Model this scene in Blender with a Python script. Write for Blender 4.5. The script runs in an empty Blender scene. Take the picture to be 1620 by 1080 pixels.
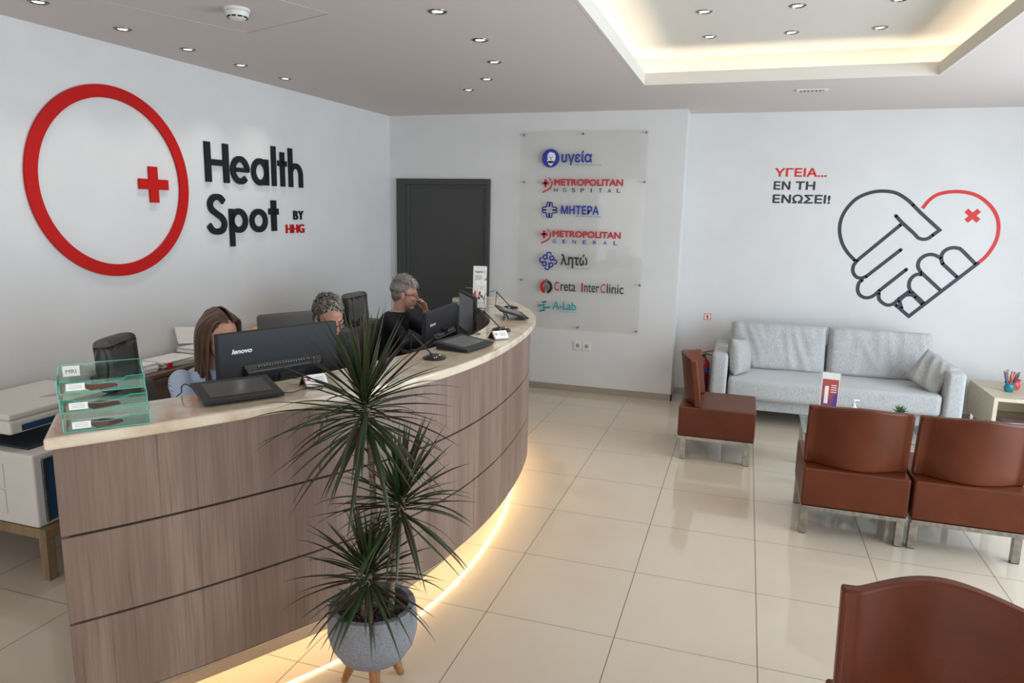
import bpy, bmesh, math, random
from mathutils import Vector, Matrix, noise
SC = bpy.context.scene
COL = SC.collection
PI = math.pi
R = math.radians

# ------------------------------------------------------------------ camera
CAM = bpy.data.cameras.new('camera')
cam = bpy.data.objects.new('camera', CAM); COL.objects.link(cam)
CAM.sensor_width = 36.0; CAM.lens = 1120.68 * 36 / 1620
CAM.clip_start = 0.05; CAM.clip_end = 200
_y, _p, _r = R(17.98821), R(-10.29123), R(1.21200)
_f = Vector((-math.sin(_y) * math.cos(_p), math.cos(_y) * math.cos(_p), math.sin(_p)))
_rt = Vector((math.cos(_y), math.sin(_y), 0)); _up = _rt.cross(_f)
_r2 = _rt * math.cos(_r) + _up * math.sin(_r); _u2 = -_rt * math.sin(_r) + _up * math.cos(_r)
cam.matrix_world = Matrix(((_r2.x, _u2.x, -_f.x, 1.5804), (_r2.y, _u2.y, -_f.y, -3.9773), (_r2.z, _u2.z, -_f.z, 1.7854), (0, 0, 0, 1)))
SC.camera = cam

# ------------------------------------------------------------------ world, daylight, exposure
W = bpy.data.worlds.new('world'); SC.world = W; W.use_nodes = True
bg = W.node_tree.nodes['Background']; bg.inputs[0].default_value = (0.84, 0.90, 1.0, 1); bg.inputs[1].default_value = 0.7
SC.view_settings.view_transform = 'Standard'; SC.view_settings.look = 'None'
SC.view_settings.gamma = 1; SC.view_settings.use_curve_mapping = False
SC.view_settings.exposure = 0.0

def area_light(name, loc, rot, sx, sy, power, color):
    l = bpy.data.lights.new(name, 'AREA'); l.shape = 'RECTANGLE'; l.size = sx; l.size_y = sy
    l.energy = power; l.color = color
    o = bpy.data.objects.new(name, l); COL.objects.link(o); o.location = loc; o.rotation_euler = rot
    return o
# daylight entering the glazed street side (right) and the shop front behind the viewer
area_light('daylight_right', (5.0, -0.5, 1.35), (0, R(90), 0), 2.4, 4.6, 262, (0.76, 0.885, 1.0))
area_light('daylight_front', (1.2, -6.1, 1.35), (R(90), 0, 0), 5.6, 2.4, 95, (1.0, 0.97, 0.97))

# ------------------------------------------------------------------ helpers
def lin(c):
    return tuple((x / 12.92 if x <= 0.04045 else ((x + 0.055) / 1.055) ** 2.4) for x in c)
def hexc(h):
    return lin(tuple(int(h[i:i + 2], 16) / 255 for i in (0, 2, 4)))
MATS = {}
def mat(name, color, rough=0.5, metal=0.0, spec=0.5, coat=0.0, emit=None, estr=0.0, trans=0.0, sheen=0.0,
        color2=None, scale=(5, 5, 5), detail=4.0, lo=0.35, hi=0.65, bump=0.0, bscale=None, tex='noise', island=False, bdist=0.01):
    if name in MATS: return MATS[name]
    m = bpy.data.materials.new(name); m.use_nodes = True; nt = m.node_tree; N = nt.nodes; L = nt.links
    b = N['Principled BSDF']
    c = hexc(color) if isinstance(color, str) else color
    b.inputs['Base Color'].default_value = (*c, 1); b.inputs['Roughness'].default_value = rough
    b.inputs['Metallic'].default_value = metal; b.inputs['Specular IOR Level'].default_value = spec
    b.inputs['Coat Weight'].default_value = coat; b.inputs['Coat Roughness'].default_value = 0.08
    b.inputs['Transmission Weight'].default_value = trans
    b.inputs['Sheen Weight'].default_value = sheen
    if emit is not None:
        b.inputs['Emission Color'].default_value = (*(hexc(emit) if isinstance(emit, str) else emit), 1)
        b.inputs['Emission Strength'].default_value = estr
    def coord(sc):
        t = N.new('ShaderNodeTexCoord'); mp = N.new('ShaderNodeMapping'); mp.inputs['Scale'].default_value = sc
        L.new(t.outputs['Object'], mp.inputs['Vector']); return mp.outputs['Vector']
    if color2 is not None:
        c2 = hexc(color2) if isinstance(color2, str) else color2
        ramp = N.new('ShaderNodeMapRange'); ramp.inputs['From Min'].default_value = lo; ramp.inputs['From Max'].default_value = hi
        if island:
            g = N.new('ShaderNodeNewGeometry'); L.new(g.outputs['Random Per Island'], ramp.inputs['Value'])
        else:
            t = N.new('ShaderNodeTexNoise'); t.inputs['Scale'].default_value = 1.0; t.inputs['Detail'].default_value = detail
            L.new(coord(scale), t.inputs['Vector']); L.new(t.outputs['Fac'], ramp.inputs['Value'])
        mx = N.new('ShaderNodeMix'); mx.data_type = 'RGBA'
        mx.inputs[6].default_value = (*c, 1); mx.inputs[7].default_value = (*c2, 1)
        L.new(ramp.outputs['Result'], mx.inputs[0]); L.new(mx.outputs[2], b.inputs['Base Color'])
    if bump:
        t = N.new('ShaderNodeTexNoise'); t.inputs['Scale'].default_value = 1.0; t.inputs['Detail'].default_value = 3
        L.new(coord(bscale or scale), t.inputs['Vector'])
        bp = N.new('ShaderNodeBump'); bp.inputs['Strength'].default_value = bump; bp.inputs['Distance'].default_value = bdist
        L.new(t.outputs['Fac'], bp.inputs['Height']); L.new(bp.outputs['Normal'], b.inputs['Normal'])
    MATS[name] = m
    return m
def glassmat(name, tint, refl=0.10, rough=0.02):
    "clear sheet: tinted transparency with a surface reflection"
    if name in MATS: return MATS[name]
    m = bpy.data.materials.new(name); m.use_nodes = True; nt = m.node_tree; N = nt.nodes; L = nt.links
    N.clear(); o = N.new('ShaderNodeOutputMaterial'); t = N.new('ShaderNodeBsdfTransparent'); g = N.new('ShaderNodeBsdfGlossy')
    t.inputs[0].default_value = (*hexc(tint), 1); g.inputs[0].default_value = (1, 1, 1, 1); g.inputs['Roughness'].default_value = rough
    f = N.new('ShaderNodeFresnel'); f.inputs[0].default_value = 1.45
    ad = N.new('ShaderNodeMath'); ad.operation = 'MULTIPLY'; ad.inputs[1].default_value = refl / 0.04
    L.new(f.outputs[0], ad.inputs[0]); ad.use_clamp = True
    ge = N.new('ShaderNodeNewGeometry'); fr = N.new('ShaderNodeMath'); fr.operation = 'SUBTRACT'; fr.inputs[0].default_value = 1.0; L.new(ge.outputs['Backfacing'], fr.inputs[1])
    m2 = N.new('ShaderNodeMath'); m2.operation = 'MULTIPLY'; L.new(ad.outputs[0], m2.inputs[0]); L.new(fr.outputs[0], m2.inputs[1])
    mx = N.new('ShaderNodeMixShader'); L.new(m2.outputs[0], mx.inputs[0]); L.new(t.outputs[0], mx.inputs[1]); L.new(g.outputs[0], mx.inputs[2])
    L.new(mx.outputs[0], o.inputs[0]); MATS[name] = m
    return m

def tag(o, label=None, cat=None, group=None, kind=None):
    if label: o['label'] = label
    if cat: o['category'] = cat
    if group: o['group'] = group
    if kind: o['kind'] = kind
    return o
def empty(name, loc=(0, 0, 0), rz=0.0, label=None, cat=None, group=None):
    o = bpy.data.objects.new(name, None); COL.objects.link(o); o.location = loc; o.rotation_euler = (0, 0, rz)
    o.empty_display_size = 0.05
    return tag(o, label, cat, group)
def kids(o): return [c for c in bpy.data.objects if c.parent == o]
def copy_tree(o, parent=None):
    ch = kids(o); c = o.copy(); COL.objects.link(c)
    if parent: c.parent = parent
    for k in ch: copy_tree(k, c)
    return c

class MB:
    def __init__(s): s.v = []; s.f = []; s.m = Matrix.Identity(4)
    def _add(s, vs, fs):
        n = len(s.v); s.v += [tuple(s.m @ Vector(p)) for p in vs]; s.f += [tuple(i + n for i in f) for f in fs]; return s
    def box(s, c, sz, rot=None):
        hx, hy, hz = sz[0] / 2, sz[1] / 2, sz[2] / 2
        P = [Vector((x, y, z)) for x in (-hx, hx) for y in (-hy, hy) for z in (-hz, hz)]
        if rot: 
            m = rot if isinstance(rot, Matrix) else Matrix.Rotation(rot, 3, 'Z')
            P = [m @ p for p in P]
        P = [p + Vector(c) for p in P]
        return s._add(P, [(0, 1, 3, 2), (4, 6, 7, 5), (0, 4, 5, 1), (2, 3, 7, 6), (0, 2, 6, 4), (1, 5, 7, 3)])
    def bb(s, x0, x1, y0, y1, z0, z1):
        return s.box(((x0 + x1) / 2, (y0 + y1) / 2, (z0 + z1) / 2), (x1 - x0, y1 - y0, z1 - z0))
    def prism(s, poly, z0, z1):
        a = sum(poly[i][0] * poly[(i + 1) % len(poly)][1] - poly[(i + 1) % len(poly)][0] * poly[i][1] for i in range(len(poly)))
        if a < 0: poly = poly[::-1]
        n = len(poly); P = [(x, y, z0) for x, y in poly] + [(x, y, z1) for x, y in poly]
        return s._add(P, [tuple(range(n - 1, -1, -1)), tuple(range(n, 2 * n))] + [(i, (i + 1) % n, n + (i + 1) % n, n + i) for i in range(n)])
    def lathe(s, prof, seg=32, c=(0, 0, 0), cap=True):
        P = []; F = []; n = len(prof)
        for j in range(seg):
            a = 2 * PI * j / seg
            for r, z in prof: P.append((c[0] + r * math.cos(a), c[1] + r * math.sin(a), c[2] + z))
        for j in range(seg):
            k = (j + 1) % seg
            for i in range(n - 1): F.append((j * n + i, k * n + i, k * n + i + 1, j * n + i + 1))
        if cap:
            if prof[0][0] > 1e-6: F.append(tuple(j * n for j in range(seg - 1, -1, -1)))
            if prof[-1][0] > 1e-6: F.append(tuple(j * n + n - 1 for j in range(seg)))
        return s._add(P, F)
    def loft(s, rings, cap=True, closed=False):
        "rings: list of equal-length point loops"
        n = len(rings[0]); P = [p for r in rings for p in r]; F = []; m = len(rings)
        for j in range(m if closed else m - 1):
            k = (j + 1) % m
            for i in range(n):
                i2 = (i + 1) % n; F.append((j * n + i, j * n + i2, k * n + i2, k * n + i))
        if cap and not closed:
            F.append(tuple(range(n - 1, -1, -1))); F.append(tuple((m - 1) * n + i for i in range(n)))
        return s._add(P, F)
    def tube(s, pts, rad, seg=10, closed=False, flat=1.0):
        pts = [Vector(p) for p in pts]; n = len(pts)
        if not isinstance(rad, (list, tuple)): rad = [rad] * n
        rings = []; ref = None
        for i, p in enumerate(pts):
            a = pts[(i - 1) % n] if (closed or i > 0) else p; b = pts[(i + 1) % n] if (closed or i < n - 1) else p
            t = (b - a).normalized()
            if ref is None:
                ref = Vector((0, 0, 1)) if abs(t.z) < 0.9 else Vector((1, 0, 0))
            u = (ref - t * ref.dot(t)).normalized(); w = t.cross(u); ref = u
            rings.append([p + (u * math.cos(2 * PI * k / seg) * flat + w * math.sin(2 * PI * k / seg)) * rad[i] for k in range(seg)])
        return s.loft(rings, True, closed)
    def sphere(s, c, r, u=20, v=12, M=None):
        if not isinstance(r, (list, tuple)): r = (r, r, r)
        P = []; F = []
        for j in range(1, v):
            th = PI * j / v
            for i in range(u):
                a = 2 * PI * i / u
                P.append(Vector((r[0] * math.sin(th) * math.cos(a), r[1] * math.sin(th) * math.sin(a), r[2] * math.cos(th))))
        P.append(Vector((0, 0, r[2]))); P.append(Vector((0, 0, -r[2])))
        for j in range(v - 2):
            for i in range(u):
                i2 = (i + 1) % u; F.append((j * u + i, (j + 1) * u + i, (j + 1) * u + i2, j * u + i2))
        T = len(P) - 2
        for i in range(u):
            i2 = (i + 1) % u; F.append((T, i, i2)); F.append((T + 1, (v - 2) * u + i2, (v - 2) * u + i))
        if M: P = [M @ p for p in P]
        return s._add([p + Vector(c) for p in P], F)
    def grid(s, fn, nu, nv):
        P = [fn(i / nu, j / nv) for j in range(nv + 1) for i in range(nu + 1)]
        F = [(j * (nu + 1) + i, j * (nu + 1) + i + 1, (j + 1) * (nu + 1) + i + 1, (j + 1) * (nu + 1) + i) for j in range(nv) for i in range(nu)]
        return s._add(P, F)
    def ribbon(s, pts, w, d0, d1, closed=False, cap='flat'):
        "flat stroke of width w in the local XY plane, from depth d0 to d1"
        pts = [Vector((p[0], p[1])) for p in pts]; n = len(pts); Lf = []; Rt = []
        for i, p in enumerate(pts):
            a = pts[(i - 1) % n] if (closed or i > 0) else None; b = pts[(i + 1) % n] if (closed or i < n - 1) else None
            t1 = (p - a).normalized() if a is not None else None; t2 = (b - p).normalized() if b is not None else None
            if t1 is None: t1 = t2
            if t2 is None: t2 = t1
            nn = Vector((-t1.y - t2.y, t1.x + t2.x))
            nn = nn.normalized() if nn.length > 1e-6 else Vector((-t1.y, t1.x))
            k = min(2.2, 1 / max(0.3, nn.dot(Vector((-t1.y, t1.x)))))
            Lf.append(p + nn * w / 2 * k); Rt.append(p - nn * w / 2 * k)
        rings = [[(l.x, l.y, d0), (r.x, r.y, d0), (r.x, r.y, d1), (l.x, l.y, d1)] for l, r in zip(Lf, Rt)]
        s.loft(rings, not closed, closed)
        if cap == 'round' and not closed:
            for p in (pts[0], pts[-1]):
                s.prism([(p.x + w / 2 * math.cos(a * PI / 8), p.y + w / 2 * math.sin(a * PI / 8)) for a in range(16)], d0, d1)
        return s
    def mesh(s, other):
        return s._add(other.v, other.f)
    def build(s, name, material, parent=None, smooth=False, bevel=0.0, seg=2, loc=None, rz=0.0, sub=0, fixn=True, angle=35):
        me = bpy.data.meshes.new(name); me.from_pydata(s.v, [], s.f); me.update()
        if fixn:
            bm = bmesh.new(); bm.from_mesh(me); bmesh.ops.recalc_face_normals(bm, faces=bm.faces); bm.to_mesh(me); bm.free()
        if isinstance(material, (list, tuple)):
            for q in material: me.materials.append(q)
        else: me.materials.append(material)
        o = bpy.data.objects.new(name, me); COL.objects.link(o)
        if parent: o.parent = parent
        if loc is not None: o.location = loc
        o.rotation_euler = (0, 0, rz)
        if smooth:
            me.polygons.foreach_set('use_smooth', [True] * len(me.polygons))
        if bevel:
            b = o.modifiers.new('bevel', 'BEVEL'); b.width = bevel; b.segments = seg; b.limit_method = 'ANGLE'; b.angle_limit = R(angle)
            b.harden_normals = False
        if sub:
            u = o.modifiers.new('sub', 'SUBSURF'); u.levels = sub; u.render_levels = sub
        if smooth and not sub:
            try: me.set_sharp_from_angle(angle=R(40))
            except Exception: pass
        return o

def catmull(pts, n=12, closed=False):
    out = []; m = len(pts); P = [Vector(p) for p in pts]
    rng = range(m) if closed else range(m - 1)
    for i in rng:
        p0 = P[(i - 1) % m] if (closed or i > 0) else P[0] * 2 - P[1]
        p1 = P[i]; p2 = P[(i + 1) % m]; p3 = P[(i + 2) % m] if (closed or i < m - 2) else P[-1] * 2 - P[-2]
        for k in range(n):
            t = k / n
            out.append(0.5 * ((2 * p1) + (p2 - p0) * t + (2 * p0 - 5 * p1 + 4 * p2 - p3) * t * t + (3 * p1 - p0 - 3 * p2 + p3) * t ** 3))
    if not closed: out.append(P[-1])
    return out
def arc(cx, cy, rx, ry, a0, a1, n=20):
    return [(cx + rx * math.cos(R(a0 + (a1 - a0) * i / n)), cy + ry * math.sin(R(a0 + (a1 - a0) * i / n))) for i in range(n + 1)]

def text_mb(string, x0, x1, y0, y1=None, depth=0.001, bold=0.0, shear=0.0, spacing=1.0, d0=0.0):
    "lettering fitted to the box x0..x1, y0..y1 in the local XY plane"
    c = bpy.data.curves.new('lettering', 'FONT'); c.body = string; c.size = 1.0; c.offset = 0.0; c.shear = shear
    c.extrude = 0.0; c.resolution_u = 4; c.space_character = spacing
    o = bpy.data.objects.new('lettering', c); COL.objects.link(o)
    dg = bpy.context.evaluated_depsgraph_get(); e = o.evaluated_get(dg); me = e.to_mesh()
    V = [v.co.copy() for v in me.vertices]; F = [tuple(p.vertices) for p in me.polygons]
    E = {}
    for f in F:
        for a, b in zip(f, f[1:] + f[:1]): E.setdefault(frozenset((a, b)), []).append((a, b))
    e.to_mesh_clear(); bpy.data.objects.remove(o); bpy.data.curves.remove(c)
    mb = MB()
    if not V: return mb
    xa, xb = min(v.x for v in V), max(v.x for v in V); ya, yb = min(v.y for v in V), max(v.y for v in V)
    sx = (x1 - x0) / (xb - xa); sy = sx if y1 is None else (y1 - y0) / (yb - ya)
    n = len(V)
    sx = (x1 - x0) / (xb - xa + 2 * bold); sy = sx if y1 is None else (y1 - y0) / (yb - ya + 2 * bold)
    offs_ = [(0, 0)] + ([(bold * math.cos(k * PI / 4), bold * math.sin(k * PI / 4)) for k in range(8)] if bold else [])
    for i, (ox, oy) in enumerate(offs_):
        dz = d0 + depth - i * .00004
        P = [(x0 + (v.x + ox - xa + bold) * sx, y0 + (v.y + oy - ya + bold) * sy, dz) for v in V]
        if depth >= 0.004:
            P += [(p[0], p[1], d0) for p in P]
            F2 = list(F) + [(b, a, a + n, b + n) for k in E.values() if len(k) == 1 for a, b in k]
        else: F2 = F
        mb._add(P, F2)
    return mb
# wall frames (x along the wall, y up, z towards the room)
A0 = Vector((-2.06, 2.931, 0)); B0 = Vector((-2.225, -1.06, 0)); UL = (A0 - B0).normalized(); NL = Vector((UL.y, -UL.x, 0))
def frame(o, u, n):
    v = Vector((0, 0, 1)); return Matrix(((u.x, v.x, n.x, o.x), (u.y, v.y, n.y, o.y), (u.z, v.z, n.z, o.z), (0, 0, 0, 1)))
FL = frame(B0, UL, NL)
def back_frame(y): return frame(Vector((0, y, 0)), Vector((1, 0, 0)), Vector((0, -1, 0)))
# ------------------------------------------------------------------ materials
wall_m = mat('wall_paint', 'd7d6d4', 0.62, color2='d3d2d0', scale=(3, 3, 3), spec=0.3)
ceil_m = mat('ceiling_paint', 'd2c9c4', 0.75, spec=0.2)
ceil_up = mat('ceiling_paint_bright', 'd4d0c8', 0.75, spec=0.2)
base_m = mat('skirting_tile', '9a8f83', 0.25)
door_m = mat('door_paint', '3b3c39', 0.42)
chrome = mat('chrome', 'b9b7b2', 0.22, 1.0)
steel = mat('brushed_steel', 'a8a39a', 0.35, 1.0, color2='8d8980', scale=(30, 30, 30))
black_pl = mat('black_plastic', '17181a', 0.38)
dark_pl = mat('charcoal_plastic', '2b2c2f', 0.6, spec=.3)
screen_m = mat('dark_screen', '3a3a39', 0.16, coat=0.3)
white_pl = mat('white_plastic', 'd9d8d3', 0.4)
leather = mat('brown_leather', '622e17', 0.42, spec=0.26, color2='532510', scale=(5, 5, 5), lo=.3, hi=.7, bump=0.18, bscale=(260, 260, 260), bdist=0.002)
fabric = mat('grey_linen', 'b9bab9', 0.9, sheen=0.3, color2='a2a3a3', scale=(260, 260, 40), detail=2, lo=.4, hi=.62, bump=0.25, bscale=(300, 300, 300), bdist=0.002)
red_m = mat('red_lacquer', 'b8130e', 0.6, spec=0.2)
black_m = mat('black_lacquer', '1b1e21', 0.6, spec=0.2)
navy_dec = mat('dark_vinyl', '252c36', 0.5); red_dec = mat('red_vinyl', 'cc2016', 0.5)
paper = mat('paper', 'e4e2dd', 0.8)
marble = mat('beige_marble', 'd6c9b3', 0.14, coat=0.25, color2='bba88c', scale=(9, 9, 9), detail=9, lo=.42, hi=.72)
def wood_veneer():
    m = mat('taupe_wood_veneer', '8d7a6d', .45); nt = m.node_tree; N = nt.nodes; L = nt.links; b = N['Principled BSDF']
    tc = N.new('ShaderNodeTexCoord')
    def nz(sc, det, lo, hi, warp=0):
        mp = N.new('ShaderNodeMapping'); mp.inputs['Scale'].default_value = sc; L.new(tc.outputs['Object'], mp.inputs['Vector'])
        t = N.new('ShaderNodeTexNoise'); t.inputs['Scale'].default_value = 1; t.inputs['Detail'].default_value = det; t.inputs['Distortion'].default_value = warp
        L.new(mp.outputs[0], t.inputs['Vector']); r = N.new('ShaderNodeMapRange'); r.inputs['From Min'].default_value = lo; r.inputs['From Max'].default_value = hi
        L.new(t.outputs['Fac'], r.inputs['Value']); return r.outputs['Result']
    def mix(fac, a, c, scale=1.0):
        x = N.new('ShaderNodeMix'); x.data_type = 'RGBA'; k = N.new('ShaderNodeMath'); k.operation = 'MULTIPLY'; k.inputs[1].default_value = scale
        L.new(fac, k.inputs[0]); L.new(k.outputs[0], x.inputs[0])
        if isinstance(a, str): x.inputs[6].default_value = (*hexc(a), 1)
        else: L.new(a, x.inputs[6])
        x.inputs[7].default_value = (*hexc(c), 1); return x.outputs[2]
    c = mix(nz((9, 9, .8), 3, .35, .65), '8a7466', '755f53')
    c = mix(nz((120, 120, 3.0), 4, .42, .62), c, '655247', .45)
    c = mix(nz((60, 60, 1.2), 6, .60, .72, 1.2), c, '4a3b32', .55)
    L.new(c, b.inputs['Base Color']); return m
wood = wood_veneer()
dwood = mat('brown_wood', '6f5b4b', 0.45, color2='54443a', scale=(3, 22, 22), detail=6)
bwood = mat('bleached_oak', 'd6c9b4', 0.5, color2='cbbba2', scale=(3, 30, 30), detail=5)
led_w = mat('led_strip_warm', 'fff0d0', 0.5, emit=(1.0, 0.72, 0.38), estr=42)
cove_led = mat('cove_led', 'fff0d0', 0.5, emit=(1.0, 0.885, 0.70), estr=16)
lamp_lens = mat('lamp_lens', 'ffffff', 0.4, emit=(1.0, 0.95, 0.86), estr=5)

# floor tiles: 60 cm porcelain with thin dark joints
def floor_material():
    m = bpy.data.materials.new('porcelain_tiles'); m.use_nodes = True; nt = m.node_tree; N = nt.nodes; L = nt.links
    b = N['Principled BSDF']; tc = N.new('ShaderNodeTexCoord'); sp = N.new('ShaderNodeSeparateXYZ'); L.new(tc.outputs['Object'], sp.inputs[0])
    outs = []
    for ax, size in (('X', 0.5837), ('Y', 0.6)):
        d = N.new('ShaderNodeMath'); d.operation = 'DIVIDE'; d.inputs[1].default_value = size; L.new(sp.outputs[ax], d.inputs[0])
        rr = N.new('ShaderNodeMath'); rr.operation = 'ROUND'; L.new(d.outputs[0], rr.inputs[0])
        sb = N.new('ShaderNodeMath'); sb.operation = 'SUBTRACT'; L.new(d.outputs[0], sb.inputs[0]); L.new(rr.outputs[0], sb.inputs[1])
        ab = N.new('ShaderNodeMath'); ab.operation = 'ABSOLUTE'; L.new(sb.outputs[0], ab.inputs[0])
        lt = N.new('ShaderNodeMath'); lt.operation = 'LESS_THAN'; lt.inputs[1].default_value = (0.0017 if ax == 'X' else 0.0014) / size; L.new(ab.outputs[0], lt.inputs[0])
        outs.append(lt)
    mxx = N.new('ShaderNodeMath'); mxx.operation = 'MAXIMUM'; L.new(outs[0].outputs[0], mxx.inputs[0]); L.new(outs[1].outputs[0], mxx.inputs[1])
    nz = N.new('ShaderNodeTexNoise'); nz.inputs['Scale'].default_value = 1.6; nz.inputs['Detail'].default_value = 6; L.new(tc.outputs['Object'], nz.inputs['Vector'])
    c1 = N.new('ShaderNodeMix'); c1.data_type = 'RGBA'; c1.inputs[6].default_value = (*hexc('c7bcab'), 1); c1.inputs[7].default_value = (*hexc('bdb09e'), 1)
    L.new(nz.outputs['Fac'], c1.inputs[0])
    c2 = N.new('ShaderNodeMix'); c2.data_type = 'RGBA'; c2.inputs[7].default_value = (*hexc('4a4038'), 1); L.new(c1.outputs[2], c2.inputs[6]); L.new(mxx.outputs[0], c2.inputs[0])
    L.new(c2.outputs[2], b.inputs['Base Color'])
    rg = N.new('ShaderNodeMapRange'); rg.inputs['To Min'].default_value = 0.07; rg.inputs['To Max'].default_value = 0.6; L.new(mxx.outputs[0], rg.inputs['Value']); L.new(rg.outputs[0], b.inputs['Roughness'])
    b.inputs['Specular IOR Level'].default_value = 0.55
    return m
floor_m = floor_material()

def struct(name, mb, m, **k):
    o = mb.build(name, m, **k); o['kind'] = 'structure'; return o

# ------------------------------------------------------------------ room shell
H = 2.752; CX = 0.983; Y1 = 2.931; Y2 = 3.26; XR = 4.75; YF = -5.8
lw_front = B0 - UL * ((B0.y - YF) / UL.y)
struct('floor', MB().bb(-2.9, XR + .3, YF - .3, Y2 + .3, -0.1, 0.0), floor_m)
struct('wall_left', MB().prism([(A0.x, A0.y), (A0.x - .2, A0.y), (lw_front.x - .2, YF), (lw_front.x, YF)], 0, H + .3), wall_m)
struct('wall_back', MB().bb(-2.6, CX, Y1, Y2 + .15, 0, H + .3), wall_m)
struct('wall_back_right', MB().bb(CX, XR + .15, Y2, Y2 + .15, 0, H + .3), wall_m)
wr = MB()
wr.bb(XR, XR + .15, YF, Y2, 0, 0.12).bb(XR, XR + .15, YF, Y2, 2.6, H + .3).bb(XR, XR + .15, 2.7, Y2, .12, 2.6).bb(XR, XR + .15, YF, -4.0, .12, 2.6)
struct('wall_right', wr, wall_m)
wf = MB()
wf.bb(-2.8, XR + .15, YF - .15, YF, 0, .12).bb(-2.8, XR + .15, YF - .15, YF, 2.6, H + .3).bb(-2.8, -1.8, YF - .15, YF, .12, 2.6).bb(4.2, XR + .15, YF - .15, YF, .12, 2.6)
struct('wall_front', wf, wall_m)
clear = glassmat('window_glass', 'ffffff', 0.04)
frame_m = mat('window_frame_paint', '55585a', 0.4)
w1 = struct('window_1', MB().bb(XR + .06, XR + .07, -4.0, 2.7, .12, 2.6), clear)
f1 = MB()
for y in (-4.0, -1.78, 0.45, 2.66): f1.bb(XR + .03, XR + .10, y, y + .05, .12, 2.6)
f1.bb(XR + .03, XR + .10, -4.0, 2.7, .12, .17).bb(XR + .03, XR + .10, -4.0, 2.7, 2.55, 2.6)
f1.build('window_frame', frame_m, w1)
w2 = struct('window_2', MB().bb(-1.8, 4.2, YF - .08, YF - .07, .12, 2.6), clear)
f2 = MB()
for x in (-1.8, 0.18, 2.16, 4.15): f2.bb(x, x + .05, YF - .1, YF - .03, .12, 2.6)
f2.bb(-1.8, 4.2, YF - .1, YF - .03, .12, .17).bb(-1.8, 4.2, YF - .1, YF - .03, 2.55, 2.6)
f2.build('window_frame', frame_m, w2)
# ceiling with a raised, cove-lit bay
hx0, hx1, hy0, hy1 = 0.745, 2.735, -3.4, 1.657
ce = MB()
ce.bb(-2.8, hx0, YF, Y2 + .1, H, H + .02).bb(hx1, XR + .1, YF, Y2 + .1, H, H + .02).bb(hx0, hx1, hy1, Y2 + .1, H, H + .02).bb(hx0, hx1, YF, hy0, H, H + .02)
struct('ceiling', ce, ceil_m)
g = .17; t = .018; lip = H + .085
tr = MB()
e_ = .0015
tr.bb(hx0, hx0 + t, hy0, hy1, H - e_, lip).bb(hx1 - t, hx1, hy0, hy1, H - e_, lip).bb(hx0 + t, hx1 - t, hy1 - t, hy1, H - e_, lip).bb(hx0 + t, hx1 - t, hy0, hy0 + t, H - e_, lip)
struct('trim_1', tr, ceil_up)
up = MB(); zc = 2.975
up.bb(hx0 - g - .02, hx1 + g + .02, hy0 - g - .02, hy1 + g + .02, zc, zc + .02)
up.bb(hx0 - g - .02, hx0 - g, hy0 - g, hy1 + g, H + .02, zc).bb(hx1 + g, hx1 + g + .02, hy0 - g, hy1 + g, H + .02, zc)
up.bb(hx0 - g, hx1 + g, hy1 + g, hy1 + g + .02, H + .02, zc).bb(hx0 - g, hx1 + g, hy0 - g - .02, hy0 - g, H + .02, zc)
struct('ceiling_raised_bay', up, ceil_up)
for nm, a in (('left', (hx0 - .10, hx0 - .08, hy0, hy1 + .1)), ('right', (hx1 + .08, hx1 + .10, hy0, hy1 + .1)), ('far', (hx0 - .08, hx1 + .08, hy1 + .08, hy1 + .10)), ('near', (hx0 - .08, hx1 + .08, hy0 - .1, hy0 - .08))):
    o = MB().bb(a[0], a[1], a[2], a[3], H + .022, H + .032).build('led_strip', cove_led)
    tag(o, 'warm LED strip tucked behind the %s edge of the raised ceiling bay' % nm, 'light strip', 'cove light strips')
# skirting
def skirt(name, p, q, n, h=.064, th=.012):
    p, q, n = Vector(p), Vector(q), Vector(n)
    struct(name, MB().prism([tuple(p), tuple(q), tuple(q + n * th), tuple(p + n * th)], 0, h), base_m)
skirt('baseboard_left', (lw_front.x, YF), (A0.x, A0.y), (NL.x, NL.y))
skirt('baseboard_back', (-.92, Y1), (CX + .012, Y1), (0, -1))
skirt('baseboard_return', (CX, Y1 - .012), (CX, Y2), (1, 0))
skirt('baseboard_back_right', (CX, Y2), (XR, Y2), (0, -1))
skirt('baseboard_right', (XR, YF), (XR, Y2), (-1, 0))
# thin joint lines of the service hatch in the ceiling
hm = mat('hatch_joint', 'b5aeaa', 0.6)
def hatch(pts, label, z):
    o = MB(); 
    for a, b in zip(pts, pts[1:]): o.ribbon([a, b], .004, 0, .002)
    o = o.build('ceiling_hatch', hm, loc=(0, 0, z - .002)); o['kind'] = 'structure'; return o
hatch([(-1.55, -1.3), (-1.18, -0.42), (-.50, -.66), (-.85, -1.55), (-1.55, -1.3)], '', H)
hatch([(1.45, .15), (2.05, .15), (2.05, -.45), (1.45, -.45), (1.45, .15)], '', zc)
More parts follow.
